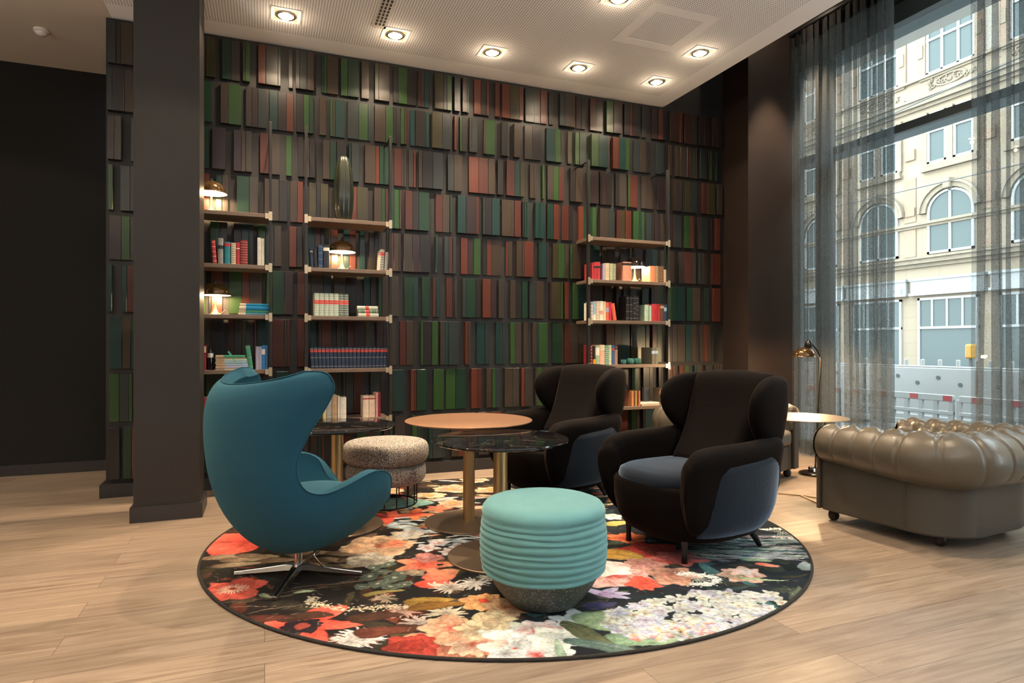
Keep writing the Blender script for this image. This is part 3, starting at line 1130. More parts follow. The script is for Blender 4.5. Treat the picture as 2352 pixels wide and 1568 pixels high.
# fourth shelf of unit one
zz = L4
for k, (c, th, ln, wrd) in enumerate([(CRM, 0.010, 0.265, 'cream'), (LIL, 0.020, 0.262, 'lilac'), ((0.30, 0.38, 0.52), 0.016, 0.26, 'pale blue'), ((0.25, 0.36, 0.42), 0.014, 0.25, 'grey blue'),
                                      ((0.36, 0.45, 0.50), 0.012, 0.24, 'silver blue'), (LGR, 0.012, 0.235, 'pale green'), (TAN, 0.010, 0.228, 'tan'), (GRN, 0.020, 0.22, 'jade green')]):
    book(xs(494) + 0.003 * (k % 3), zz, th, ln, 0.15, c, '%s book lying in the long stack, %s up, fourth shelf by the column' % (wrd, ORD[k]), 'stack of lying books on the fourth shelf', lying=True, band=TAN, bands=(0.0, 0.26))
    zz += th + 0.0006
book(xs(552), L4, 0.012, 0.175, 0.12, (0.08, 0.42, 0.30), 'thin mint book leaning steeply against the stack, fourth shelf beside the column', 'leaning and upright books on the fourth shelf', lean=R(-34))
book(xs(571), L4, 0.036, 0.195, 0.14, GRN, 'dark green book leaning left, fourth shelf beside the column', 'leaning and upright books on the fourth shelf', lean=R(-8), ribs=3)
row([(587, 595, 0.188, LIL, 'lilac book, left of the pair', {}), (595, 601, 0.188, LIL, 'lilac book, right of the pair', {}),
     (601, 609, 0.198, BLU, 'bright blue book with white title', dict(band=WHT, bands=(0.62, 0.84))), (609, 615, 0.198, (0.05, 0.16, 0.36), 'narrow blue book at the end', {})],
    L4, 'leaning and upright books on the fourth shelf', 'fourth shelf by the column')
book(xs(468), L4, 0.014, 0.20, 0.14, DRED, 'crimson and cream book half hidden by the column, fourth shelf', 'leaning and upright books on the fourth shelf', band=CRM, bands=(0.7, 0.95))
book(xs(466), L5, 0.034, 0.21, 0.14, RED, 'red book on the lowest shelf between the column and the teal chair', 'books on the lowest shelf')
bt = thing('bottle', (xs(482), YF + 0.05, L4), 0, 'black bottle with a pale label on the fourth shelf beside the column', 'bottle')
MB().lathe([(0.0001, 0), (0.021, 0.001), (0.022, 0.01), (0.022, 0.12), (0.020, 0.135), (0.010, 0.165), (0.009, 0.18)], seg=20).build('body', 'bottle', bt, smooth=True)
MB().lathe([(0.0225, 0.10), (0.0225, 0.135)], seg=20, cap=False).build('label_band', 'plastic_white', bt, smooth=True)
MB().lathe([(0.011, 0.178), (0.011, 0.20), (0.0001, 0.201)], seg=16).build('cap', 'black_metal', bt)

# unit two
row([(713, 721, 0.16, NVY, 'small navy book', dict(band=GRY, bands=(0.8, 0.88), lean=R(-3))), (722, 730, 0.155, BLK, 'small black book', dict(lean=R(-3))),
     (731, 742, 0.195, (0.02, 0.05, 0.12), 'dark blue book with ribbed spine', dict(ribs=4, ribcol=GRY)), (743, 757, 0.198, (0.015, 0.02, 0.03), 'black book with a white label beside the lamp', dict(band=WHT, bands=(0.74, 0.88))),
     (872, 882, 0.185, GRY, 'grey and red patterned book leaning', dict(ribs=8, ribcol=WHT, band=RED, bands=(0.7, 0.85), lean=R(3))), (883, 891, 0.165, GRY, 'speckled grey book at the right end', dict(ribs=9, ribcol=WHT, lean=R(4)))],
    L2, 'books on the second shelf behind the teal chair', 'second shelf left of centre')
for k in range(7):
    a, b = xs(722 + k * 11.3), xs(722 + (k + 1) * 11.3)
    o = book(a, L3, b - a - 0.0012, 0.192, 0.15, (0.42, 0.50, 0.40) if k < 5 else (0.12, 0.16, 0.14), 'white and green volume with red oval, %s from left in the set of seven' % ORD[k], 'set of green and white volumes', band=(0.62, 0.08, 0.06), bands=(0.52, 0.70), ribs=9, ribcol=(0.70, 0.72, 0.62))
zz = L3
for k in range(3):
    book(xs(823) - 0.004 * k, zz, 0.030, 0.176, 0.14, (0.52, 0.55, 0.45) if k != 1 else (0.12, 0.20, 0.14), 'white and green volume lying flat, %s in the stack of three' % ['bottom one', 'middle one', 'top one'][k], 'three green and white volumes in a stack', lying=True, band=(0.62, 0.08, 0.06), bands=(0.38, 0.56), ribs=4, ribcol=WHT)
    zz += 0.0306
for k in range(20):
    u0 = 712 + k * 8.75
    a, b = xs(u0), xs(u0 + 8.4)
    ln = R(-6 + 0.5 * k) if k < 10 else R(-1 + 0.7 * (k - 10))
    book(a + 0.009, L4, b - a - 0.001, 0.182, 0.14, NVY, 'navy encyclopedia volume with a red label, %s from the left in the long row' % ORD[k], 'row of twenty navy encyclopedia volumes', band=(0.42, 0.05, 0.04), bands=(0.76, 0.88), ribs=3, ribcol=(0.35, 0.33, 0.30), lean=ln * 0.6)
row([(742, 750, 0.17, (0.5, 0.45, 0.2), 'yellow-cream book just right of the teal chair', {}), (750, 762, 0.18, GRY, 'grey patterned book', dict(ribs=10, ribcol=WHT)), (762, 775, 0.20, TAN, 'tan book with ribbed spine', dict(ribs=4)),
     (776, 781, 0.19, WHT, 'thin white book', {}), (781, 796, 0.18, WHT, 'wide white book', dict(ribs=8, ribcol=CRM)), (834, 848, 0.185, (0.70, 0.55, 0.42), 'cream book with open pages', dict(band=RED, bands=(0.84, 0.90))),
     (848, 862, 0.185, (0.68, 0.50, 0.38), 'cream book with a red title', dict(band=RED, bands=(0.84, 0.90))), (863, 869, 0.21, PNK, 'tall thin pink book', {}), (869, 875, 0.21, DRED, 'tall dark red book at the end', {})],
    L5, 'books on the lowest shelf', 'lowest shelf behind the marble table')

# unit three
row([(1360, 1365, 0.165, RED, 'narrow red book at the left post', {}), (1365, 1372, 0.175, RED, 'red book with black band, left of the pair', dict(band=BLK, bands=(0.66, 0.76))), (1372, 1380, 0.178, RED, 'red book with black band, right of the pair', dict(band=BLK, bands=(0.66, 0.76))),
     (1386, 1391, 0.165, LIL, 'narrow violet book', {}), (1391, 1401, 0.170, CRM, 'cream patterned book', dict(ribs=9, ribcol=(0.3, 0.2, 0.05))), (1402, 1409, 0.17, (0.30, 0.34, 0.18), 'olive speckled book', dict(ribs=10, ribcol=WHT)),
     (1409, 1416, 0.17, (0.14, 0.20, 0.12), 'dark green speckled book', dict(ribs=10, ribcol=WHT)), (1432, 1452, 0.192, (0.52, 0.24, 0.16), 'large terracotta book box with black labels', dict(band=BLK, bands=(0.82, 0.94), dp=0.2)),
     (1494, 1507, 0.165, (0.55, 0.20, 0.10), 'orange-brown book leaning beside the lamp', {}), (1507, 1513, 0.168, TAN, 'tan ribbed book, left of the three', dict(ribs=9, ribcol=BRN)), (1513, 1519, 0.168, BRN, 'brown ribbed book, middle of the three', dict(ribs=9, ribcol=TAN)),
     (1519, 1526, 0.172, BRN, 'brown ribbed book, right of the three', dict(ribs=9, ribcol=TAN)), (1526, 1532, 0.135, TAN, 'short ribbed book at the right end', dict(ribs=7, ribcol=WHT))],
    L2, 'books on the upper shelf of the right unit', 'second shelf of the right-hand unit')
row([(1359, 1363, 0.175, WHT, 'narrow white book at the left post', dict(ribs=5, ribcol=BLK)), (1363, 1370, 0.188, (0.3, 0.42, 0.6), 'pale blue book with white ends', dict(band=WHT, bands=(0.0, 0.3))), (1370, 1378, 0.19, CRM, 'cream and grey banded book', dict(ribs=6, ribcol=GRY)),
     (1378, 1387, 0.192, WHT, 'white book with pink print', dict(band=PNK, bands=(0.3, 0.5))), (1387, 1393, 0.19, CRM, 'ivory book beside the red ones', {}), (1393, 1400, 0.182, (0.60, 0.12, 0.05), 'orange and violet striped book', dict(band=LIL, bands=(0.45, 0.7))), (1400, 1406, 0.186, (0.50, 0.02, 0.08), 'magenta book', {}),
     (1410, 1418, 0.172, (0.62, 0.12, 0.06), 'bright orange-red book leaning left', dict(lean=R(-9))), (1440, 1447, 0.25, BLK, 'tall black volume with gilt bands, first of four', dict(ribs=4, ribcol=GRY)), (1448, 1455, 0.25, BLK, 'tall black volume with gilt bands, second of four', dict(ribs=4, ribcol=GRY)),
     (1456, 1463, 0.25, BLK, 'tall black volume with gilt bands, third of four', dict(ribs=5, ribcol=GRY)), (1463, 1469, 0.25, BLK, 'tall black volume with gilt bands, fourth of four', dict(ribs=6, ribcol=GRY)), (1482, 1492, 0.168, LGR, 'pale green book with dark side', dict(ribs=2)), (1493, 1498, 0.16, LGR, 'narrow pale green book', {}),
     (1498, 1512, 0.178, RED, 'wide red book', dict(dp=0.2)), (1512, 1518, 0.178, RED, 'red ribbed book beside the wide one', dict(ribs=4, ribcol=DRED)), (1518, 1527, 0.178, BRN, 'brown book with pale label', dict(band=TAN, bands=(0.75, 0.9))), (1527, 1534, 0.175, (0.02, 0.05, 0.14), 'dark blue book at the right end', dict(band=(0.25, 0.45, 0.65), bands=(0.6, 0.82)))],
    L3, 'books on the middle shelf of the right unit', 'middle shelf of the right-hand unit')
row([(1358, 1362, 0.20, DRED, 'narrow red lettered book at the left post', dict(ribs=6, ribcol=WHT)), (1364, 1369, 0.19, BLK, 'black book with a yellow foot', dict(band=(0.65, 0.30, 0.02), bands=(0.02, 0.3))), (1369, 1378, 0.19, (0.30, 0.42, 0.26), 'green patterned book', dict(band=WHT, bands=(0.5, 0.9))), (1378, 1390, 0.20, (0.70, 0.38, 0.28), 'peach book with pale top', dict(band=CRM, bands=(0.7, 1.0))),
     (1390, 1399, 0.198, (0.10, 0.28, 0.18), 'green book with white rings', dict(ribs=9, ribcol=WHT)), (1399, 1406, 0.198, (0.42, 0.50, 0.34), 'sage green speckled book', dict(ribs=6, ribcol=WHT)), (1406, 1413, 0.196, (0.03, 0.08, 0.22), 'navy book with red crest', dict(band=RED, bands=(0.74, 0.84))), (1413, 1420, 0.18, (0.28, 0.18, 0.14), 'brown-pink book', dict(band=BLK, bands=(0.85, 0.95))),
     (1499, 1506, 0.172, (0.16, 0.15, 0.11), 'grey-brown volume, left of the pair', dict(band=(0.42, 0.55, 0.70), bands=(0.62, 0.80), dp=0.2)), (1506, 1513, 0.172, (0.18, 0.17, 0.12), 'grey-brown volume, right of the pair', dict(band=(0.42, 0.55, 0.70), bands=(0.62, 0.80), dp=0.2))],
    L4, 'books on the fourth shelf of the right unit', 'fourth shelf of the right-hand unit')
book(xs(1452), L5, 0.026, 0.155, 0.14, (0.55, 0.22, 0.10), 'orange book behind the unlit lamp on the lowest shelf, left of three', 'books on the lowest shelf of the right unit')
book(xs(1460), L5, 0.026, 0.155, 0.14, (0.34, 0.22, 0.07), 'mustard book behind the unlit lamp on the lowest shelf, middle of three', 'books on the lowest shelf of the right unit')
book(xs(1468), L5, 0.022, 0.155, 0.14, (0.45, 0.13, 0.06), 'rust book behind the unlit lamp on the lowest shelf, right of three', 'books on the lowest shelf of the right unit')
book(xs(1497), L5, 0.075, 0.175, 0.03, (0.10, 0.11, 0.11), 'grey flat book standing behind the leather sofa roll', 'books on the lowest shelf of the right unit', y=YF + 0.15)
book(xs(1517), L5, 0.048, 0.175, 0.12, (0.13, 0.10, 0.07), 'brown patterned book with a copper coloured band on the lowest shelf', 'books on the lowest shelf of the right unit', band=(0.62, 0.25, 0.12), bands=(0.62, 0.86), ribs=4)
book(xs(1472), L5 + 0.012, 0.020, 0.23, 0.18, WHT, 'white lying book on the lowest shelf, upper of two', 'white books lying on the lowest shelf', lying=True)
book(xs(1475), L5, 0.011, 0.22, 0.18, CRM, 'cream lying book on the lowest shelf, lower of two', 'white books lying on the lowest shelf', lying=True)
# two volumes reaching out past the left post of the right unit
for k, u in enumerate((1439, 1455, 1471)):
    g = thing('glass_bowl', (xs(u), YF + 0.06, L4), 0, 'small teal glass bowl on the fourth right-hand shelf, %s of three' % ['left', 'middle', 'right'][k], 'bowl', 'teal glass bowls')
    sz = 0.8 if k == 0 else 1.0
    MB().lathe([(0.022 * sz, 0), (0.036 * sz, 0.008), (0.040 * sz, 0.03 * sz), (0.036 * sz, 0.062 * sz), (0.032 * sz, 0.062 * sz), (0.036 * sz, 0.03 * sz), (0.0001, 0.010)], seg=24).build('bowl', 'teal_glass', g, smooth=True)
# tall lobed vase
g = thing('vase', (xs(793), YF + 0.12, L1), 0, 'tall dark green lobed vase on the top shelf above the shelf lamp', 'vase')
MB().lathe([(0.0001, 0.0), (0.055, 0.001), (0.068, 0.03), (0.080, 0.11), (0.088, 0.22), (0.084, 0.33), (0.072, 0.44), (0.056, 0.52), (0.044, 0.555), (0.030, 0.572), (0.016, 0.560), (0.0001, 0.54)], seg=96, lobes=6, lobe=0.14).build('body', 'vase', g, smooth=True)


# ------------------------------------------------------------------ shelf lamps
def shelf_lamp(x, z, label, on=True, shade='lamp_brown'):
    l = thing('table_lamp', (x, YF + 0.125, z), 0, label, 'lamp', 'dome shelf lamps')
    MB().lathe([(0.045, 0.0), (0.042, 0.004), (0.022, 0.03), (0.012, 0.07), (0.0075, 0.11), (0.006, 0.15), (0.006, 0.20)], seg=24).build('stem', 'lamp_black' if not on else 'brass', l, smooth=True)
    MB().lathe([(0.046, 0.0), (0.046, 0.004), (0.0001, 0.0045)], seg=24).build('base', 'brass', l, smooth=True, auto=40)
    sh = []
    for k in range(13):
        a = PI / 2 * k / 12
        sh.append((0.112 * math.cos(a) + 0.0001, 0.165 + 0.098 * math.sin(a)))
    s1 = MB().lathe([(0.118, 0.160)] + sh, seg=40, cap=False).build('lamp_shade', shade, l, smooth=True)
    inn = [(q[0] * 0.965, q[1] - 0.004) for q in sh]
    MB().lathe([(0.117, 0.159)] + inn, seg=40, cap=False).build('shade_lining', 'lamp_in', s1, smooth=True)
    MB().lathe([(0.012, 0.262), (0.010, 0.272), (0.006, 0.284), (0.0001, 0.286)], seg=12).build('finial', 'lamp_black', l, smooth=True)
    b = MB().lathe([(0.0001, 0.178), (0.02, 0.186), (0.026, 0.205), (0.018, 0.225), (0.008, 0.235)], seg=16)
    if on:
        b.build('bulb', 'bulb', l, smooth=True)
        p = bpy.data.lights.new('glow', 'POINT')
        p.energy = LAMPW
        p.color = (1.0, 0.68, 0.36)
        p.shadow_soft_size = 0.028
        po = bpy.data.objects.new('glow', p)
        C.objects.link(po)
        po.parent = l
        po.location = (0, 0, 0.168)
    else:
        b.build('bulb', 'lamp_in', l, smooth=True)
    MB().tube([(0.03, 0.03, 0.004), (0.075, 0.02, 0.045), (0.10, 0.03, 0.006), (0.14, 0.04, 0.004)], 0.0018, 6).build('cable', 'cable', l)
    return l


shelf_lamp(xs(483), L1, 'lit dome lamp on the top shelf, half hidden by the column')
shelf_lamp(xs(492), L3, 'lit dome lamp on the third shelf beside the column')
shelf_lamp(xs(789), L2, 'lit dome lamp on the shelf below the tall vase')
shelf_lamp(xs(1473), L2, 'lit black dome lamp on the right-hand shelf unit', shade='lamp_black')
shelf_lamp(xs(1434), L5, 'unlit black dome lamp on the lowest shelf behind the far brown armchair', on=False, shade='lamp_black')


# ================================================================== RUG
RC = at(1150, 1268)


def build_rug():
    # ellipse fitted to the edge: semi axes in camera-right and camera-depth directions
    pts = [(455, 1305), (470, 1370), (620, 1440), (800, 1500), (1080, 1522), (1300, 1515), (1628, 1461), (1800, 1381), (1865, 1285),
           (1830, 1240), (542, 1217), (996, 1105), (1114, 1101), (1780, 1205)]
    A = []
    for u, v in pts:
        d = FPX * EYE / (v - CYP)
        A.append(((u - CXP) / FPX * d, d))
    A = np.array(A)
    D = np.c_[A[:, 0] ** 2, A[:, 1] ** 2, A[:, 0], A[:, 1]]
    q = np.linalg.lstsq(D, np.ones(len(A)), rcond=None)[0]
    cr, cd = -q[2] / (2 * q[0]), -q[3] / (2 * q[1])
    k = 1 + q[0] * cr ** 2 + q[1] * cd ** 2
    a, b = math.sqrt(k / q[0]), math.sqrt(k / q[1])
    return cr, cd, a, b


cr, cd, ra, rb = build_rug()
print('RUG', cr, cd, ra, rb)
RN = 860
rg = np.random.default_rng(4)
gx = np.linspace(-1, 1, RN)
GX, GY = np.meshgrid(gx, gx)       # X camera-right, Y depth (unit disc)


def vnoise(freq, seed):
    r = np.random.default_rng(seed)
    g = r.random((freq + 3, freq + 3))
    fx = (GX + 1) / 2 * freq
    fy = (GY + 1) / 2 * freq
    ix, iy = fx.astype(int), fy.astype(int)
    tx, ty = fx - ix, fy - iy
    tx, ty = tx * tx * (3 - 2 * tx), ty * ty * (3 - 2 * ty)
    return (g[iy, ix] * (1 - tx) * (1 - ty) + g[iy, ix + 1] * tx * (1 - ty) + g[iy + 1, ix] * (1 - tx) * ty + g[iy + 1, ix + 1] * tx * ty)


def fbm(freq, seed, o=4):
    s, a, t = 0, 1, 0
    for k in range(o):
        s = s + a * vnoise(freq * 2 ** k, seed + k)
        t += a
        a *= 0.55
    return s / t


WX = GX + (fbm(26, 50) - 0.5) * 0.030 + (fbm(90, 60) - 0.5) * 0.012
WY = GY + (fbm(26, 70) - 0.5) * 0.030 + (fbm(90, 80) - 0.5) * 0.012
NZ = fbm(60, 90)
FN = vnoise(300, 17) * 0.6 + vnoise(150, 18) * 0.7
N2 = fbm(14, 33)
img = np.zeros((RN, RN, 3))
left = np.clip(0.5 - GX * 0.9, 0, 1)[..., None]
img[:] = np.array((0.030, 0.022, 0.018)) * left + np.array((0.022, 0.032, 0.044)) * (1 - left)
img *= (0.5 + 1.1 * N2)[..., None]


def loc(u, v):
    d = FPX * EYE / (v - CYP)
    return ((u - CXP) / FPX * d - cr) / ra, (d - cd) / rb


def paint(cx, cy, lx, ly, ang, c0, c1, edge=0.10, vein=0.0, alpha=1.0):
    """one petal or leaf: ellipse with half-lengths lx, ly (metres) turned by ang; colour runs c0 (root) to c1 (tip)"""
    lx, ly = lx / ra, ly / ra
    r = max(lx, ly) * 1.2 + 0.03
    i0, i1 = int((cx - r + 1) / 2 * (RN - 1)), int((cx + r + 1) / 2 * (RN - 1)) + 1
    j0, j1 = int((cy - r + 1) / 2 * (RN - 1)), int((cy + r + 1) / 2 * (RN - 1)) + 1
    i0, j0, i1, j1 = max(i0, 0), max(j0, 0), min(i1, RN), min(j1, RN)
    if i0 >= i1 or j0 >= j1:
        return
    X, Y = WX[j0:j1, i0:i1] - cx, WY[j0:j1, i0:i1] - cy
    ca, sa = math.cos(ang), math.sin(ang)
    p, q_ = (X * ca + Y * sa) / lx, (-X * sa + Y * ca) / ly
    wq = 1.0 - 0.35 * p
    q_ = q_ / np.clip(wq, 0.3, 2)
    rr = p * p + q_ * q_
    m = np.clip((1 - rr) / edge, 0, 1) * alpha
    t = np.clip((p + 1) / 2, 0, 1)
    sh = 0.72 + 0.5 * NZ[j0:j1, i0:i1] + 0.16 * (1 - rr)
    if vein:
        sh = sh - vein * (0.5 + 0.5 * np.cos(q_ * 9))
    sh = np.where(rr > 0.82, sh * 0.86, sh) * (0.86 + 0.28 * FN[j0:j1, i0:i1])
    col = (np.array(c0)[None, None] * (1 - t)[..., None] + np.array(c1)[None, None] * t[..., None]) * sh[..., None]
    img[j0:j1, i0:i1] = img[j0:j1, i0:i1] * (1 - m[..., None]) + col * m[..., None]


def flower(u, v, r, n, c0, c1, layers=2, width=0.42, a0=None, core=None, corer=0.2, vein=0.1, jit=0.15):
    cx, cy = loc(u, v) if not isinstance(u, tuple) else u
    a0 = rg.uniform(0, 6.28) if a0 is None else a0
    for L in range(layers):
        s = 1 - L * 0.75 / max(1, layers)
        for k in range(n):
            a = a0 + 2 * PI * (k + 0.5 * L) / n + rg.normal() * jit
            rr = r * s * rg.uniform(0.85, 1.1)
            f = rg.uniform(0.85, 1.1) * (1 - 0.10 * L)
            paint(cx + math.cos(a) * rr * 0.5 / ra, cy + math.sin(a) * rr * 0.5 / ra, rr * 0.52, rr * width, a,
                  [c * f for c in c0], [min(1, c * f) for c in c1], vein=vein)
    if core:
        paint(cx, cy, r * corer, r * corer, 0, core, core)


COR, COL_, PCH, CRE, WHI, GRA, OLI, TE_, YEL, LAV, BRO, PIN = (0.70, 0.075, 0.05), (0.80, 0.15, 0.10), (0.72, 0.34, 0.19), (0.66, 0.50, 0.32), (0.62, 0.68, 0.68), (0.20, 0.22, 0.17), (0.16, 0.13, 0.06), (0.10, 0.26, 0.27), (0.55, 0.34, 0.08), (0.34, 0.33, 0.55), (0.14, 0.065, 0.04), (0.62, 0.28, 0.26)
# background leaves
for k in range(520):
    a = rg.uniform(0, 6.28)
    rr = math.sqrt(rg.random())
    cx, cy = rr * math.cos(a), rr * math.sin(a)
    if cx < 0.1:
        pal = [BRO, OLI, (0.10, 0.08, 0.05), (0.05, 0.06, 0.04), (0.22, 0.14, 0.09), (0.26, 0.07, 0.04)]
    else:
        pal = [(0.03, 0.07, 0.08), (0.07, 0.12, 0.12), (0.05, 0.05, 0.07), (0.14, 0.18, 0.13), TE_, (0.10, 0.09, 0.05)]
    c = pal[rg.integers(len(pal))]
    f = rg.uniform(0.3, 1.0)
    paint(cx, cy, rg.uniform(0.04, 0.15), rg.uniform(0.012, 0.045), rg.uniform(-0.5, 3.3), [q * f * 0.7 for q in c], [q * f * 1.3 for q in c], vein=0.2, alpha=0.85)
# back of the rug: pale blossoms
for k in range(150):
    u, v = rg.uniform(820, 1420), rg.uniform(1098, 1235)
    c = [CRE, WHI, PCH, COL_, PIN, OLI, YEL, (0.45, 0.50, 0.50), BRO, CRE][rg.integers(10)]
    cx, cy = loc(u, v)
    paint(cx, cy, rg.uniform(0.05, 0.13), rg.uniform(0.02, 0.05), rg.uniform(-0.6, 0.6), [q * 0.7 for q in c], c, vein=0.15)
for u, v, r in ((930, 1105, .14), (1035, 1125, .17), (1090, 1105, .15), (1130, 1128, .14), (985, 1140, .13), (1040, 1160, .15), (1100, 1175, .15), (1405, 1108, .13), (1360, 1110, .13), (900, 1130, .12)):
    flower(u, v, r, 7, PIN if r > .14 else CRE, CRE, layers=3, core=YEL)
for k in range(90):
    cx, cy = loc(rg.uniform(900, 1110), rg.uniform(1190, 1255))
    c = [WHI, (0.55, 0.68, 0.72), (0.30, 0.42, 0.46), (0.75, 0.75, 0.68)][rg.integers(4)]
    paint(cx, cy, rg.uniform(0.03, 0.10), rg.uniform(0.008, 0.02), rg.uniform(-0.5, 0.5), c, c)
paint(*loc(925, 1158), 0.24, 0.17, 0.0, (0.30, 0.45, 0.36), (0.30, 0.55, 0.50), vein=0.1)
for u, v in ((905, 1160), (935, 1150), (950, 1165), (918, 1170)):
    flower(u, v, 0.06, 6, (0.55, 0.60, 0.40), (0.25, 0.45, 0.35), core=YEL)
flower(890, 1190, 0.20, 5, COR, COL_, layers=1, width=0.25, a0=0.3)
flower(950, 1184, 0.20, 4, COR, (0.85, 0.3, 0.12), layers=1, width=0.2, a0=0.1)
flower(1000, 1172, 0.12, 5, PCH, COL_, layers=1, width=0.3)
# left edge
flower(560, 1247, 0.30, 3, COR, COL_, layers=1, width=0.55, a0=0.5, vein=0.03)
flower(500, 1262, 0.16, 3, COL_, COR, layers=1, width=0.5, a0=0.9, vein=0.03)
for u, v, a in ((520, 1282, .2), (560, 1288, .1), (590, 1280, -.1), (545, 1300, .3), (650, 1290, .1), (720, 1275, .15), (760, 1290, -.1), (800, 1275, 0), (700, 1300, .1), (780, 1305, .1), (830, 1292, -.2)):
    paint(*loc(u, v), 0.14, 0.045, a, (0.18, 0.11, 0.07), (0.46, 0.36, 0.24), vein=0.2)
flower(530, 1357, 0.175, 6, COR, COL_, layers=2, width=0.44, vein=0.04, core=None)
for k in range(26):
    a = 2 * PI * k / 26
    cx, cy = loc(530, 1357)
    paint(cx + math.cos(a) * 0.028, cy + math.sin(a) * 0.028, 0.035, 0.003, a, (0.85, 0.5, 0.35), (0.9, 0.7, 0.55))
for (u, v, a) in ((600, 1380, .3), (650, 1372, .25), (700, 1360, .3), (760, 1345, .35), (640, 1400, .5), (820, 1340, .4), (560, 1400, .1)):
    paint(*loc(u, v), 0.18, 0.004, a, (0.20, 0.13, 0.08), (0.30, 0.22, 0.14))
paint(*loc(610, 1372), 0.045, 0.018, -0.3, (0.20, 0.24, 0.14), (0.40, 0.44, 0.30))
paint(*loc(700, 1365), 0.055, 0.018, 0.2, (0.30, 0.38, 0.20), (0.48, 0.55, 0.36))
# poppy
for u, v, a, l_, w_ in ((745, 1412, 0.75, .12, .07), (645, 1435, 3.0, .085, .075), (770, 1440, -0.05, .12, .055), (722, 1470, -0.9, .085, .060), (690, 1470, 3.9, .07, .04)):
    paint(*loc(u, v), l_, w_, a, COR, COL_, vein=0.04)
flower(693, 1445, 0.085, 12, (0.02, 0.02, 0.03), (0.05, 0.03, 0.035), layers=2, core=(0.35, 0.07, 0.05), corer=0.35)
# cream rose, grey bloom
flower(870, 1258, 0.22, 9, (0.70, 0.22, 0.12), CRE, layers=4, width=0.45)
flower(905, 1252, 0.09, 7, COL_, PCH, layers=2)
flower(820, 1262, 0.10, 6, PCH, CRE, layers=2)
flower(855, 1290, 0.15, 6, (0.30, 0.27, 0.22), (0.52, 0.48, 0.40), layers=2, width=0.5)
flower(930, 1232, 0.12, 6, WHI, CRE)
# succulents
for u, v, r in ((845, 1330, .055), (875, 1318, .06), (905, 1332, .065), (870, 1345, .06), (900, 1350, .055), (835, 1350, .045), (930, 1345, .05), (920, 1322, .05), (860, 1306, .05), (890, 1300, .045)):
    flower(u, v, r, 9, (0.30, 0.34, 0.26), (0.13, 0.17, 0.13), layers=3, core=(0.40, 0.44, 0.33))
# bird and orange petals
flower(975, 1300, 0.18, 5, COR, PCH, layers=1, width=0.32, a0=2.6)
paint(*loc(1015, 1325), 0.11, 0.085, 0.9, COL_, PCH, vein=0.05)
paint(*loc(1000, 1345), 0.10, 0.05, 0.2, COR, COL_)
paint(*loc(1010, 1302), 0.018, 0.018, 0, (0.02, 0.02, 0.02), (0.02, 0.02, 0.02))
flower(985, 1285, 0.10, 6, PIN, (0.45, 0.16, 0.13), layers=2)
flower(950, 1322, 0.06, 8, CRE, (0.3, 0.25, 0.2), layers=2)
for u, v in ((1030, 1270), (1060, 1258), (980, 1262), (1010, 1250)):
    flower(u, v, 0.08, 5, PIN, WHI, layers=2)
# spiky chrysanthemums
for u, v, r, c in ((1028, 1352, .10, (0.62, 0.55, 0.48)), (1085, 1345, .10, (0.66, 0.64, 0.60)), (1020, 1415, .11, (0.66, 0.60, 0.46)), (925, 1405, .10, (0.52, 0.32, 0.26)),
                   (960, 1435, .09, (0.50, 0.42, 0.38)), (830, 1470, .12, (0.62, 0.60, 0.58)), (800, 1480, .09, (0.60, 0.56, 0.52)), (1130, 1330, .08, (.6, .58, .5)), (880, 1380, .07, (.45, .35, .25))):
    flower(u, v, r, 17, [q * 0.6 for q in c], c, layers=2, width=0.09, vein=0)
flower(1110, 1385, 0.12, 8, (0.70, 0.20, 0.06), (0.72, 0.45, 0.22), layers=3, core=COR)
flower(1165, 1400, 0.12, 7, (0.55, 0.20, 0.08), CRE, layers=2)
# beaded rope
for k in range(420):
    t = rg.random()
    a = 2.9 + 3.3 * t
    cx, cy = loc(845, 1383)
    paint(cx + (0.150 * math.cos(a) + rg.normal() * 0.007), cy + (0.060 * math.sin(a) + rg.normal() * 0.009), 0.006, 0.004, rg.uniform(0, 3), (0.55, 0.45, 0.30), (0.75, 0.66, 0.48))
paint(*loc(880, 1365), 0.11, 0.028, 0.3, (0.25, 0.20, 0.06), (0.42, 0.34, 0.12), vein=0.1)
for u, v, c in ((980, 1385, YEL), (860, 1420, BRO), (930, 1450, BRO), (1000, 1395, (0.4, 0.2, 0.05)), (700, 1420, BRO), (600, 1425, (0.20, 0.06, 0.04)), (880, 1455, (0.25, 0.08, 0.05))):
    paint(*loc(u, v), 0.13, 0.05, 0.2, [q * 0.6 for q in c], c, vein=0.15)
# big peony at the front
flower(1060, 1478, 0.27, 15, COR, (0.62, 0.32, 0.20), layers=5, width=0.20)
flower(1090, 1484, 0.13, 11, (0.6, 0.12, 0.08), (0.66, 0.58, 0.42), layers=3, width=0.24)
flower(1040, 1450, 0.16, 9, COL_, CRE, layers=3, width=0.35)
flower(1110, 1452, 0.12, 9, (0.5, 0.3, 0.16), (0.66, 0.58, 0.40), layers=3, width=0.30)
flower(950, 1490, 0.13, 8, COR, (0.45, 0.07, 0.05), layers=3, width=0.4)
flower(1150, 1455, 0.11, 5, WHI, (0.55, 0.58, 0.48), layers=1, width=0.5)
flower(1130, 1430, 0.12, 6, CRE, (0.62, 0.55, 0.36), layers=2)
flower(1190, 1500, 0.15, 7, COL_, (0.82, 0.78, 0.68), layers=3, width=0.45, core=COR)
flower(1245, 1455, 0.14, 8, COR, WHI, layers=3, width=0.4)
flower(1285, 1470, 0.14, 9, WHI, (0.72, 0.76, 0.66), layers=3, width=0.35)
flower(1330, 1430, 0.13, 8, (0.45, 0.52, 0.52), WHI, layers=3, width=0.3)
flower(1225, 1512, 0.09, 7, COR, WHI, layers=2)
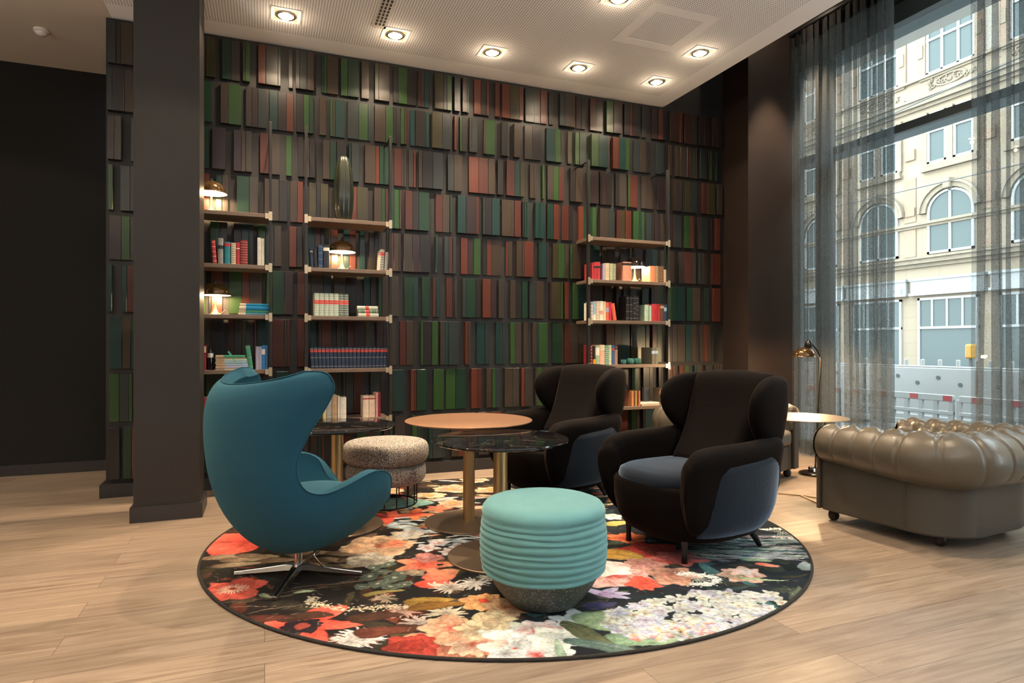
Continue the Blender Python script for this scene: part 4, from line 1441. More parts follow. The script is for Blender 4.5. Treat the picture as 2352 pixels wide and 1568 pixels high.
for u, v in ((1190, 1478), (1160, 1512), (1290, 1510)):
    flower(u, v, 0.09, 6, (0.5, 0.5, 0.5), WHI, layers=2)
paint(*loc(1290, 1500), 0.12, 0.025, 1.7, (0.20, 0.30, 0.22), (0.40, 0.52, 0.40))
# green leaves
paint(*loc(1450, 1435), 0.26, 0.115, -0.25, (0.26, 0.38, 0.22), (0.42, 0.56, 0.38), vein=0.08)
paint(*loc(1480, 1472), 0.20, 0.07, 0.15, (0.16, 0.28, 0.18), (0.40, 0.54, 0.36), vein=0.15)
paint(*loc(1350, 1462), 0.17, 0.05, -0.9, (0.10, 0.12, 0.06), (0.20, 0.22, 0.12), vein=0.2)
paint(*loc(1390, 1490), 0.17, 0.04, -0.4, (0.10, 0.18, 0.16), (0.22, 0.32, 0.28), vein=0.2)
# hydrangea field
for k in range(330):
    u, v = rg.uniform(1395, 1800), rg.uniform(1365, 1480)
    if abs((u - 1600) / 215) ** 2 + abs((v - 1412 + (u - 1600) * 0.10) / 52) ** 2 > 1:
        continue
    c = [(0.55, 0.58, 0.58), (0.48, 0.54, 0.54), (0.42, 0.47, 0.58), (0.48, 0.48, 0.60), (0.52, 0.54, 0.46)][rg.integers(5)]
    flower(u, v, rg.uniform(0.035, 0.052), 4, [q * 0.72 for q in c], c, layers=1, width=0.40, vein=0,
           core=[(0.5, 0.12, 0.10), (0.45, 0.42, 0.15), (0.3, 0.28, 0.42)][rg.integers(3)], corer=0.13)
for k in range(60):
    u = rg.uniform(1430, 1640)
    paint(*loc(u, 1470 - (u - 1430) * 0.1 + rg.uniform(-15, 8)), 0.03, 0.012, rg.uniform(0, 3), [(0.55, 0.12, 0.10), YEL, LAV][rg.integers(3)], WHI, alpha=0.8)
# crocus, peony, lace, tulip
for a in (0.2, 0.9, 2.2, -0.3):
    cx, cy = loc(1385, 1372)
    paint(cx + 0.03 * math.cos(a), cy + 0.03 * math.sin(a), 0.085, 0.03, a, (0.40, 0.25, 0.45), (0.48, 0.50, 0.72), vein=0.1)
paint(*loc(1375, 1395), 0.09, 0.04, 0.2, (0.05, 0.05, 0.14), (0.10, 0.10, 0.22))
flower(1415, 1325, 0.22, 9, COR, (0.80, 0.58, 0.54), layers=3, width=0.42)
flower(1400, 1312, 0.13, 6, WHI, (0.80, 0.66, 0.62), layers=2)
flower(1475, 1345, 0.10, 9, COR, COL_, layers=2)
flower(1545, 1325, 0.15, 6, (0.42, 0.16, 0.12), (0.62, 0.36, 0.26), layers=2)
for (u, v, r) in ((1600, 1335, .115), (1790, 1228, .13)):
    cx, cy = loc(u, v)
    for k in range(420):
        a = rg.uniform(-2.2, 2.4)
        q = r * (0.85 + 0.13 * rg.normal()) / ra
        paint(cx + q * math.cos(a), cy + q * math.sin(a) * 0.9, 0.006, 0.005, 0, (0.55, 0.62, 0.60), (0.85, 0.88, 0.84))
    for k in range(12):
        a = -2.2 + 4.6 * k / 11
        paint(cx + r * 0.42 / ra * math.cos(a), cy + r * 0.42 / ra * math.sin(a), r * 0.42, 0.0025, a, (0.35, 0.42, 0.38), (0.6, 0.65, 0.6))
flower(1705, 1325, 0.14, 7, (0.20, 0.30, 0.14), (0.70, 0.40, 0.34), layers=2, width=0.35)
flower(1712, 1318, 0.10, 6, WHI, (0.78, 0.45, 0.36), layers=2, width=0.35)
paint(*loc(1755, 1335), 0.13, 0.012, -0.1, (0.30, 0.42, 0.22), (0.45, 0.58, 0.40))
paint(*loc(1735, 1290), 0.10, 0.035, -0.3, (0.16, 0.30, 0.20), (0.40, 0.50, 0.32))
paint(*loc(1765, 1303), 0.075, 0.03, -0.35, COL_, (0.80, 0.38, 0.26))
flower(1500, 1272, 0.24, 6, (0.30, 0.05, 0.04), COR, layers=2, width=0.42)
flower(1560, 1285, 0.16, 5, (0.40, 0.07, 0.06), (0.60, 0.16, 0.14), layers=2)
flower(1440, 1240, 0.14, 6, COR, (0.80, 0.25, 0.10), layers=2)
paint(*loc(1420, 1278), 0.17, 0.09, -0.4, (0.40, 0.20, 0.03), (0.62, 0.40, 0.10), vein=0.15)
paint(*loc(1420, 1205), 0.12, 0.05, 0.5, (0.35, 0.32, 0.08), (0.60, 0.55, 0.20))
flower(1405, 1190, 0.10, 6, (0.7, 0.5, 0.4), WHI)
flower(1480, 1300, 0.12, 7, PIN, (0.65, 0.35, 0.28), layers=1)
for k in range(170):
    u, v = rg.uniform(1600, 1845), rg.uniform(1235, 1290)
    c = [WHI, (0.45, 0.62, 0.66), (0.62, 0.50, 0.58), TE_, (0.12, 0.20, 0.26), (0.40, 0.56, 0.44)][rg.integers(6)]
    paint(*loc(u, v), rg.uniform(0.05, 0.16), rg.uniform(0.004, 0.014), rg.uniform(-0.35, 0.05), [q * 0.5 for q in c], c, alpha=0.75)
paint(*loc(1850, 1305), 0.08, 0.035, 1.2, (0.20, 0.27, 0.27), (0.30, 0.36, 0.36))
for k in range(900):
    a = rg.uniform(0, 6.28)
    rr = math.sqrt(rg.random())
    paint(rr * math.cos(a), rr * math.sin(a), rg.uniform(0.008, 0.03), 0.003, rg.uniform(0, 3.1), (0.35, 0.3, 0.2), (0.5, 0.45, 0.35), alpha=0.35)
img *= (0.86 + 0.28 * vnoise(420, 7))[..., None]
img = np.clip(img, 0.004, 0.9)
lum = img.mean(axis=2, keepdims=True)
img = img * (0.46 + 0.38 * np.clip(lum / 0.5, 0, 1))
img *= (0.62 + 0.62 * fbm(34, 123))[..., None]

mask = (GX ** 2 + GY ** 2) < 0.994
idx = -np.ones((RN, RN), int)
# quads whose four corners are inside
inq = mask[:-1, :-1] & mask[1:, :-1] & mask[:-1, 1:] & mask[1:, 1:]
jj, ii = np.nonzero(inq)
used = np.zeros((RN, RN), bool)
for dj in (0, 1):
    for di in (0, 1):
        used[jj + dj, ii + di] = True
idx[used] = np.arange(used.sum())
vj, vi = np.nonzero(used)
co = np.zeros((len(vj), 3))
lxr, lyr = gx[vi] * ra, gx[vj] * rb
ZR = 0.012
co[:, 0], co[:, 1], co[:, 2] = lxr, lyr, ZR
fa = np.stack([idx[jj, ii], idx[jj, ii + 1], idx[jj + 1, ii + 1], idx[jj + 1, ii]], 1)
me = bpy.data.meshes.new('rug')
me.vertices.add(len(co))
me.vertices.foreach_set('co', co.ravel())
me.loops.add(fa.size)
me.loops.foreach_set('vertex_index', fa.ravel().astype(np.int32))
me.polygons.add(len(fa))
me.polygons.foreach_set('loop_start', np.arange(0, fa.size, 4).astype(np.int32))
me.polygons.foreach_set('loop_total', np.full(len(fa), 4, np.int32))
me.update()
ca = me.color_attributes.new('Col', 'FLOAT_COLOR', 'POINT')
cc = np.ones((len(vj), 4), np.float32)
cc[:, :3] = img[vj, vi]
ca.data.foreach_set('color', cc.ravel())
me.materials.append(M['rugcol'])
cxw, cyw = cd * S_ + cr * C_, cd * C_ - cr * S_
rug = thing('rug', (cxw, cyw, 0), -YAW, 'large round rug printed with oversized flowers under the seating group', 'rug')
pile = bpy.data.objects.new('pile', me)
C.objects.link(pile)
pile.parent = rug
ring = [(ra * math.cos(a), rb * math.sin(a), 0.008) for a in [2 * PI * k / 180 for k in range(180)]]
MB().tube(ring, 0.0075, 8, closed=True).build('binding', 'binding', rug, smooth=True)
MB().grid([[(ra * q * math.cos(a), rb * q * math.sin(a), z) for a in [2 * PI * k / 96 for k in range(96)]] for q, z in ((0.998, 0.0005), (0.998, 0.0105))], True, True, True).build('backing', 'binding', rug)
FLR = ZR + 0.001      # things standing on the rug


# ================================================================== TEAL SHELL CHAIR
def egg_chair():
    t = thing('swivel_armchair', (0.164, 3.487, FLR), R(EGG_ROT), 'teal wool egg shaped swivel armchair seen from behind on the round rug', 'armchair')
    sp = [(.40, .30, .385, .41, .27), (.345, .225, .325, .525, .355), (.22, .155, .20, .570, .405), (.05, .128, .03, .525, .415), (-.11, .145, -.075, .500, .395), (-.25, .225, -.155, .525, .370),
          (-.355, .36, -.190, .60, .355), (-.42, .52, -.18, .69, .355), (-.45, .69, -.135, .79, .370), (-.455, .84, -.075, .90, .400), (-.435, .945, -.035, .995, .415), (-.395, 1.00, -.065, 1.068, .395), (-.355, 1.012, -.150, 1.078, .340)]
    rows = smooth_path(sp, 4)
    NS = 22
    outer = []
    for (sx, sz, rx, rz_, w_) in rows:
        r = []
        for j in range(-NS, NS + 1):
            a = j / NS * PI / 2
            f = (1 - math.cos(a)) ** 0.92
            r.append(Vector((sx + (rx - sx) * f, w_ * math.sin(a), sz + (rz_ - sz) * f)))
        outer.append(r)
    mb = MB()
    mb.grid(outer)
    me_o = mb.build('shell', 'teal', t, smooth=True)
    so = me_o.modifiers.new('solid', 'SOLIDIFY')
    so.thickness = 0.055
    so.offset = 1.0 if EGG_FLIP else -1.0
    so.use_even_offset = False
    bv = me_o.modifiers.new('bevel', 'BEVEL')
    bv.width = 0.022
    bv.segments = 4
    bv.limit_method = 'ANGLE'
    bv.angle_limit = R(55)
    # seam piping along the rim
    rim = [o_[0] for o_ in outer] + outer[-1][1:] + [o_[-1] for o_ in reversed(outer[:-1])]
    rim += list(reversed(outer[0][1:-1]))
    ctr = Vector((-0.02, 0, 0.62))
    rim2 = [p + (p - ctr).normalized() * 0.003 for p in rim]
    MB().tube(rim2, 0.0028, 6, closed=True).build('piping', 'teal', t, smooth=True)
    # seat cushion
    cu = []
    for k in range(7):
        zz_, q = [(0.30, 0.80), (0.315, 0.95), (0.35, 1.0), (0.39, 0.98), (0.415, 0.88), (0.43, 0.6), (0.434, 0.15)][k]
        cu.append([(0.085 + sup(0.285 * q, 0.325 * q, 2.6, a)[0], sup(0.285 * q, 0.325 * q, 2.6, a)[1], zz_ + 0.04 * (sup(0.3, 0.3, 2.6, a)[0]) * 0.3) for a in [2 * PI * i / 40 for i in range(40)]])
    MB().grid(cu, True, True, True).build('seat_cushion', 'teal', t, smooth=True)
    # pedestal: stem and four-star base
    MB().lathe([(0.026, 0.05), (0.026, 0.06), (0.022, 0.062), (0.022, 0.15)], seg=20).build('stem', 'chrome', t, smooth=True, auto=40)
    for k in range(4):
        a = R(-21.4) - R(EGG_ROT) + k * PI / 2
        d = Vector((math.cos(a), math.sin(a), 0))
        n_ = Vector((-d.y, d.x, 0))
        rws = []
        for (r_, hw, z0, z1) in ((0.0, 0.030, 0.028, 0.062), (0.06, 0.024, 0.026, 0.060), (0.20, 0.017, 0.012, 0.038), (0.335, 0.013, 0.0, 0.020)):
            rws.append([d * r_ + n_ * hw + Vector((0, 0, z0)), d * r_ - n_ * hw + Vector((0, 0, z0)), d * r_ - n_ * hw * 0.7 + Vector((0, 0, z1)), d * r_ + n_ * hw * 0.7 + Vector((0, 0, z1))])
        MB().grid(rws, True, True, True).build('leg', 'chrome', t, bevel=0.004, seg=2)
    # lever
    a = R(-75) - R(EGG_ROT)
    e = Vector((math.cos(a), math.sin(a), 0))
    rt = Vector((math.cos(R(-21.4) - R(EGG_ROT)), math.sin(R(-21.4) - R(EGG_ROT)), 0))
    MB().tube([e * 0.10 + rt * 0.05 + Vector((0, 0, 0.15)), e * 0.10 + rt * 0.05 + Vector((0, 0, 0.125)), e * 0.11 + rt * 0.09 + Vector((0, 0, 0.072))], 0.0045, 8).build('tilt_lever', 'chrome', t, smooth=True)
    return t


EGG_ROT = 25.0
EGG_FLIP = True
egg_chair()


# ================================================================== WING CHAIRS
def wing_chair(loc_, rot, label):
    t = thing('wing_armchair', (*loc_, FLR), rot, label, 'armchair', 'brown black velvet wing armchairs')
    AN = [2 * PI * i / 56 for i in range(56)]
    # lower tub
    rows = []
    for z, a, b, cx in ((0.092, 0.25, 0.23, 0.02), (0.098, 0.315, 0.295, 0.02), (0.125, 0.365, 0.345, 0.02), (0.19, 0.41, 0.385, 0.015), (0.29, 0.435, 0.402, 0.01), (0.40, 0.445, 0.41, 0.005), (0.42, 0.43, 0.39, 0.005), (0.425, 0.2, 0.2, 0.0)):
        rows.append([(cx + sup(a, b, 2.7, q)[0], sup(a, b, 2.7, q)[1], z) for q in AN])
    MB().grid(rows, True, True, True).build('tub_base', 'velvet', t, smooth=True)
    # seat cushion
    rows = []
    for z, q_ in ((0.385, 0.93), (0.40, 1.0), (0.435, 1.015), (0.465, 0.99), (0.482, 0.90), (0.492, 0.6), (0.495, 0.15)):
        rows.append([(0.075 + sup(0.362 * q_, 0.305 * q_, 3.0, a)[0], sup(0.362 * q_, 0.305 * q_, 3.0, a)[1], z) for a in AN])
    MB().grid(rows, True, True, True).build('seat_cushion', 'velvet_blue', t, smooth=True)
    # arms
    for s in (-1, 1):
        path = smooth_path([(0.375, 0.325, 0.585), (0.33, 0.345, 0.635), (0.22, 0.355, 0.655), (0.05, 0.365, 0.66), (-0.12, 0.36, 0.665), (-0.28, 0.33, 0.675), (-0.36, 0.26, 0.68)], 4)
        rows = []
        n = len(path)
        for i, (px, py, zt) in enumerate(path):
            k = i / (n - 1)
            tx, ty = (path[min(i + 1, n - 1)] - path[max(i - 1, 0)])[:2]
            l_ = math.hypot(tx, ty)
            nx, ny = ty / l_, -tx / l_      # outward (for s=+1 side): perpendicular
            if ny < 0 or (nx * px + ny * py) < 0:
                nx, ny = -nx, -ny
            if nx * px + ny * py < 0:
                nx, ny = -nx, -ny
            zb_ = 0.30
            wi = 0.062 + 0.0 * k
            wo = 0.070
            # section: inner bottom, inner mid, inner top, crown, outer roll, under roll, outer mid, outer bottom
            sec = [(-wi, zb_), (-wi * 1.0, 0.42), (-wi * 0.95, zt - 0.07), (-wi * 0.6, zt - 0.015), (0.0, zt), (wo * 0.75, zt - 0.012), (wo * 1.12, zt - 0.05), (wo * 1.08, zt - 0.10),
                   (wo * 0.90, zt - 0.17), (wo * 0.80, 0.40), (wo * 0.55, 0.27), (0.005, 0.185), (-0.045, 0.150), (-wi, 0.20)]
            rows.append([((px + nx * o_) * (1 - max(0, 0.32 - z) * 0.95), s * (py + ny * o_), z) for o_, z in sec])
        if s < 0:
            rows = [list(reversed(r)) for r in rows]
        # cap at the front: rounded panel
        f0 = rows[0]
        c0 = np.mean(np.array(f0), axis=0)
        caps = []
        for sc_, dx in ((0.25, 0.045), (0.65, 0.040), (0.9, 0.022)):
            caps.append([tuple(c0 + (np.array(p) - c0) * sc_ + np.array((dx, 0, 0))) for p in f0])
        rows = caps + rows
        MB().grid(rows, True, True, True).build('arm', 'velvet', t, smooth=True, subsurf=1)
        # light outer panel of the shell on the side
        pz = [0.125, 0.15, 0.20, 0.29, 0.40, 0.50, 0.60, 0.72]
        pa = [0.325, 0.36, 0.408, 0.443, 0.453, 0.455, 0.452, 0.45]
        pb = [0.310, 0.345, 0.386, 0.410, 0.422, 0.428, 0.425, 0.42]
        pc = [0.02, 0.018, 0.015, 0.01, 0.005, 0.0, -0.005, -0.01]
        op = []
        for i in range(23):
            k = i / 22
            fi = R(52 + 128 * k)
            top = 0.525 + 0.15 * k ** 1.3
            r = []
            for j in range(12):
                z = top + (0.125 - top) * j / 11
                a_, b_, c_ = np.interp(z, pz, pa), np.interp(z, pz, pb), np.interp(z, pz, pc)
                q = sup(a_, b_, 2.7, fi)
                r.append((c_ + q[0], s * q[1], z))
            op.append(r)
        if s < 0:
            op = [list(reversed(r)) for r in op]
        o_ = MB().grid(op).build('side_panel', 'velvet_blue', t, smooth=True)
        sd = o_.modifiers.new('s', 'SOLIDIFY')
        sd.thickness = 0.03
        sd.offset = 0
        # wing
        ws = []
        zs_ = [0.585, 0.60, 0.66, 0.74, 0.82, 0.90, 0.955, 0.992, 1.012, 1.018]
        xf_ = [-0.30, -0.275, -0.195, -0.130, -0.100, -0.112, -0.155, -0.215, -0.28, -0.33]
        xb_ = [-0.37, -0.395, -0.42, -0.44, -0.455, -0.462, -0.46, -0.45, -0.42, -0.38]
        th_ = [0.015, 0.036, 0.050, 0.056, 0.060, 0.060, 0.056, 0.046, 0.030, 0.010]
        sy_ = [0.295, 0.305, 0.325, 0.345, 0.362, 0.370, 0.368, 0.355, 0.335, 0.32]
        for z, xf, xb, th, fy in zip(zs_, xf_, xb_, th_, sy_):
            B, F = Vector((xb, 0.288, z)), Vector((xf, fy, z))
            mid, d_ = (B + F) / 2, (F - B)
            L_ = d_.length / 2 + 0.02
            d_.normalize()
            n_ = Vector((-d_.y, d_.x, 0))
            r = []
            for q in range(24):
                a_, b_ = sup(L_, th, 2.6, 2 * PI * q / 24)
                p = mid + d_ * a_ + n_ * b_
                r.append((p.x, s * p.y, p.z))
            ws.append(r)
        if s < 0:
            ws = [list(reversed(r)) for r in ws]
        MB().grid(ws, True, True, True).build('wing', 'velvet', t, smooth=True, subsurf=1)
        # legs
        MB().tube([(0.30, s * 0.235, 0.20), (0.30, s * 0.235, 0.12), (0.30, s * 0.235, 0.05), (0.30, s * 0.235, 0.0)], [0.040, 0.020, 0.015, 0.018], 14).build('leg', 'black_wood', t, smooth=True)
        MB().tube([(-0.19, s * 0.17, 0.20), (-0.245, s * 0.20, 0.13), (-0.285, s * 0.22, 0.06), (-0.315, s * 0.235, 0.0)], [0.042, 0.030, 0.020, 0.014], 14).build('leg', 'black_wood', t, smooth=True)
    # back: solid slab, front face narrow at the seat and wide at the top
    fr_, bk_ = [], []
    bs = []
    for z, xf, hw, xb, hb in ((0.44, -0.03, 0.265, -0.375, 0.25), (0.52, -0.085, 0.255, -0.405, 0.30), (0.62, -0.15, 0.250, -0.425, 0.315), (0.74, -0.215, 0.255, -0.445, 0.325), (0.86, -0.270, 0.275, -0.462, 0.335), (0.95, -0.305, 0.290, -0.470, 0.335), (1.005, -0.335, 0.290, -0.468, 0.325), (1.028, -0.38, 0.27, -0.445, 0.30), (1.032, -0.40, 0.2, -0.42, 0.2)):
        r = []
        for q in range(9):
            y = hw * (1 - 2 * q / 8)
            r.append((xf + 0.030 * (y / hw) ** 2 + (0.012 if z < 0.9 else 0) * math.cos(y / hw * PI / 2) * 0, y, z + 0.012 * math.cos(y / hw * PI / 2) * (1 if z > 0.9 else 0)))
        for q in range(9):
            y = -hb * (1 - 2 * q / 8)
            r.append((xb + 0.06 * (y / hb) ** 2, y, z + 0.012 * math.cos(y / hb * PI / 2) * (1 if z > 0.9 else 0)))
        bs.append(r)
    MB().grid(bs, True, True, True).build('backrest', 'velvet', t, smooth=True, subsurf=1)
    return t


wing_chair((2.419, 3.17), R(188.3), 'brown black velvet wing armchair at the right of the mint pouf, nearer of the two')
wing_chair((2.172, 4.566), R(197), 'brown black velvet wing armchair behind the marble table, farther of the two')

# ================================================================== TABLES
def table(x, y, r, z, label, top, top_name, rb_=0.30, edge=0.012):
    t = thing('pedestal_table', (x, y, FLR), 0, label, 'table')
    th = edge
    MB().lathe([(r - 0.012, z - th - 0.006), (r - 0.002, z - th), (r, z - th * 0.5), (r - 0.003, z - 0.001), (r - 0.012, z)] if top == 'marble' else [(r - 0.010, z - 0.010), (r, z - 0.006), (r, z - 0.001), (r - 0.002, z)], seg=96).build(top_name, top, t, smooth=True, auto=35)
    if top == 'marble':
        MB().lathe([(0.14, z - 0.026), (0.14, z - 0.018)], seg=32).build('top_plate', 'black_metal', t)
    MB().lathe([(0.040, 0.012), (0.040, z - (0.026 if top == 'marble' else 0.010))], seg=40, cap=False).build('column', 'brass_col', t, smooth=True)
    MB().lathe([(rb_, 0.0), (rb_, 0.008), (rb_ - 0.004, 0.011), (0.0001, 0.013)], seg=80).build('base_plate', 'bronze_base', t, smooth=True, auto=35)
    return t


def cam_at(u, d):
    t = (u - CXP) / FPX
    return d * (S_ + t * C_), d * (C_ - t * S_)


table(*cam_at(1077, 4.29), 0.430, 0.694, 'round pedestal table with a plain copper top and brass column', 'copper', 'table_top')
table(*cam_at(1149, 3.60), 0.390, 0.672, 'round pedestal table with a black marble top behind the mint pouf', 'marble', 'table_top')
table(*cam_at(774, 4.20), 0.385, 0.672, 'round pedestal table with a black marble top half hidden by the teal chair', 'marble', 'table_top')


# ================================================================== POUFS
t = thing('pouf', (*cam_at(1248, 2.97), FLR), 0, 'mint velvet pouf with pleated sides on a dark speckled bowl base', 'pouf')
MB().lathe([(0.0001, 0.0), (0.135, 0.0), (0.165, 0.012), (0.195, 0.045), (0.235, 0.10), (0.265, 0.155), (0.272, 0.185), (0.0001, 0.19)], seg=72).build('bowl_base', 'terrazzo', t, smooth=True)
prof = []
nb = 9
z0, z1 = 0.165, 0.425
for k in range(nb):
    za, zb_ = z0 + (z1 - z0) * k / nb, z0 + (z1 - z0) * (k + 1) / nb
    rr_ = 0.284 + 0.012 * math.sin((k + 0.5) / nb * PI)
    rr_ = 0.276 + (rr_ - 0.276) if k == 0 else rr_
    prof += [(rr_ - 0.001, za), (rr_ + 0.004, za + 0.003), (rr_ + 0.002, (za + zb_) / 2), (rr_ - 0.003, zb_ - 0.004)]
prof = [(0.20, 0.163), (0.272, 0.162)] + prof + [(0.290, 0.430), (0.286, 0.450), (0.272, 0.468), (0.245, 0.478), (0.19, 0.482), (0.10, 0.484), (0.0001, 0.484)]
mb = MB()
seg = 120
rows = []
rq = random.Random(9)
phs = [rq.uniform(0, 6.28) for _ in prof]
for i, (r_, z) in enumerate(prof):
    row_ = []
    for j in range(seg):
        a = 2 * PI * j / seg
        dz = 0.0035 * math.sin(a * 2 + phs[i // 4]) + 0.002 * math.sin(a * 5 + phs[i // 4] * 2) if 2 <= i < 2 + nb * 4 else 0
        row_.append((r_ * math.cos(a), r_ * math.sin(a), z + dz))
    rows.append(row_)
mb.grid(rows, True, True, False)
mb.build('cover', 'mint', t, smooth=True)

t = thing('pouf', (*cam_at(887, 4.80), FLR), 0, 'round two-tier tweed pouf on a black wire base beside the teal chair', 'pouf')


def tier(r, z0, z1):
    h = (z1 - z0) / 2
    zc = (z0 + z1) / 2
    p = [(0.0001, z0)]
    for k in range(13):
        a = -PI / 2 + PI * k / 12
        p.append((r - h * 0.85 + h * 0.85 * math.copysign(abs(math.cos(a)) ** 0.7, math.cos(a)), zc + h * math.copysign(abs(math.sin(a)) ** 0.8, math.sin(a))))
    p.append((0.0001, z1 + 0.008))
    return p


MB().lathe(tier(0.300, 0.165, 0.325), seg=64).build('lower_cushion', 'tweed', t, smooth=True)
MB().lathe(tier(0.322, 0.315, 0.475), seg=64).build('upper_cushion', 'tweed', t, smooth=True)
for z in (0.005, 0.175):
    rg_ = [(0.23 * math.cos(a), 0.23 * math.sin(a), z) for a in [2 * PI * k / 48 for k in range(48)]]
    MB().tube(rg_, 0.005, 8, closed=True).build('ring', 'black_metal', t, smooth=True)
for k in range(16):
    a = 2 * PI * (k + 0.4) / 16
    MB().tube([(0.23 * math.cos(a), 0.23 * math.sin(a), 0.005), (0.23 * math.cos(a), 0.23 * math.sin(a), 0.175)], 0.0042, 8).build('rod', 'black_metal', t, smooth=True)


# ================================================================== CHESTERFIELD ARMCHAIRS
def chesterfield(loc_, rot, label, W=1.0, D=0.92, H=0.67):
    """faces local +y; origin at the middle of the footprint"""
    t = thing('tufted_armchair', (*loc_, 0), rot, label, 'armchair', 'taupe leather tufted armchairs')
    hw, hd = W / 2, D / 2
    RC_ = 0.30                      # rounding of the rear corners (outer)
    rr0 = 0.142                     # roll radius
    off = 0.055                     # roll centre inside the outer body line

    def u_path(inset, n=14):
        a, b, r = hw - inset, hd - inset, RC_ - inset
        pts = []
        nn = 22
        for k in range(nn):
            pts.append((-a, hd - 0.02 - (hd - 0.02 + b - r) * k / nn))
        for k in range(n):
            q = PI + PI / 2 * k / n
            pts.append((-a + r + r * math.cos(q), -b + r + r * math.sin(q)))
        for k in range(nn):
            pts.append((-a + r + (2 * a - 2 * r) * k / nn, -b))
        for k in range(n):
            q = -PI / 2 + PI / 2 * k / n
            pts.append((a - r + r * math.cos(q), -b + r + r * math.sin(q)))
        for k in range(nn + 1):
            pts.append((a, -b + r + (hd - 0.02 + b - r) * k / nn))
        # resample evenly
        P = np.array(pts)
        seg_ = np.hypot(*np.diff(P, axis=0).T)
        L = np.r_[0, np.cumsum(seg_)]
        m = 300
        tt = np.linspace(0, L[-1], m)
        return np.c_[np.interp(tt, L, P[:, 0]), np.interp(tt, L, P[:, 1])], tt

    P, tt = u_path(off)
    LT = tt[-1]
    npl = round(LT / 0.150)
    rows = []
    zc0 = H - rr0
    for i in range(len(P)):
        a, b = P[max(i - 1, 0)], P[min(i + 1, len(P) - 1)]
        d = (b - a) / np.linalg.norm(b - a)
        nrm = np.array((d[1], -d[0]))          # points outwards? checked below
        if nrm @ (P[i] - np.array((0, 0.1))) < 0:
            nrm = -nrm
        s = tt[i] / LT * npl
        row_ = []
        NT = 44
        for j in range(NT):
            th = 2 * PI * j / NT                # 0 outward, 90 up, 180 inward
            deg = math.degrees(th)
            fs = s - math.floor(s)
            dist = min(fs, 1 - fs) * (LT / npl)  # metres to the nearest pleat line
            dist2 = abs(fs - 0.5) * (LT / npl)
            tap = min(1.0, min(tt[i], LT - tt[i]) / 0.75)
            rb0 = rr0 * (0.86 + 0.28 * tap)
            zc = H - 0.012 + 0.030 * tap - rb0
            R0 = rb0
            if deg < 80 or deg > 300:
                k_ = 1.0 if deg < 80 else (deg - 300) / 60
                R0 += k_ * (-0.013 * math.exp(-(dist / 0.009) ** 2) + 0.004 * math.sin(PI * fs))
            elif deg <= 190:
                ph = (deg - 80) / 38.0
                wv = abs(math.sin(PI * (fs - ph / 2))) * abs(math.sin(PI * (fs + ph / 2)))
                R0 += -0.018 + 0.034 * math.sqrt(wv)
            # end rounding
            e = min(tt[i], LT - tt[i])
            if e < 0.03:
                R0 *= math.sqrt(max(0.0, 1 - ((0.03 - e) / 0.03) ** 2 * 0.35))
            row_.append((P[i][0] + nrm[0] * R0 * math.cos(th), P[i][1] + nrm[1] * R0 * math.cos(th), zc + R0 * math.sin(th)))
        rows.append(row_)
    MB().grid(rows, True, True, True).build('tufted_roll', 'leather', t, smooth=True)
    # buttons
    bt_ = MB()
    for k in range(1, npl):
        s = k / npl * LT
        i = int(np.searchsorted(tt, s))
        a, b = P[i - 1], P[min(i + 1, len(P) - 1)]
        d = (b - a) / np.linalg.norm(b - a)
        nrm = np.array((d[1], -d[0]))
        if nrm @ (P[i] - np.array((0, 0.1))) < 0:
            nrm = -nrm
        th = R(80)
        tap = min(1.0, min(s, LT - s) / 0.75)
        rb0 = rr0 * (0.86 + 0.28 * tap)
        zc = H - 0.012 + 0.030 * tap - rb0
        c = (P[i][0] + nrm[0] * (rb0 - 0.016) * math.cos(th), P[i][1] + nrm[1] * (rb0 - 0.016) * math.cos(th), zc + (rb0 - 0.016) * math.sin(th))
        bt_.lathe([(0.012, 0.0), (0.010, 0.005), (0.0001, 0.007)], c, 10)
    bt_.build('button', 'leather', t, smooth=True)
    # outer body wall below the roll (hollow U with thickness)
    zc = H - 0.012 - rr0 * 0.86
    Po, _ = u_path(0.03)
    Pi, _ = u_path(0.16)
    Po, Pi = Po[::4], Pi[::4]
    z0, z1 = 0.075, zc - 0.02
    rows = []
    for k in range(len(Po)):
        o_, i_ = Po[k], Pi[k]
        rows.append([(o_[0], o_[1], z0 + 0.012), (o_[0], o_[1], z1), (i_[0], i_[1], z1), (i_[0], i_[1], z0), (o_[0] * 0.985, o_[1] * 0.985, z0)])
    MB().grid(rows, True, True, True).build('body', 'leather_shaded', t, smooth=True, auto=30)
    # stitched nail line on both sides
    nl = MB()
    for sx in (-1, 1):
        for k in range(26):
            z = z0 + 0.03 + k * 0.0155
            nl.lathe([(0.0055, -0.004), (0.0055, 0.004)], (sx * (hw - 0.03) + sx * 0.001, -hd + RC_ + 0.02, z), 6)
    nl.build('nail_trim', 'leather_shaded', t)
    # seat
    MB().box(-hw + 0.15, hw - 0.15, -hd + 0.16, hd - 0.02, 0.075, 0.30).build('seat_base', 'leather_shaded', t, bevel=0.02, seg=3)
    MB().box(-hw + 0.165, hw - 0.165, -hd + 0.2, hd + 0.02, 0.302, 0.445).build('seat_cushion', 'leather', t, bevel=0.045, seg=5)
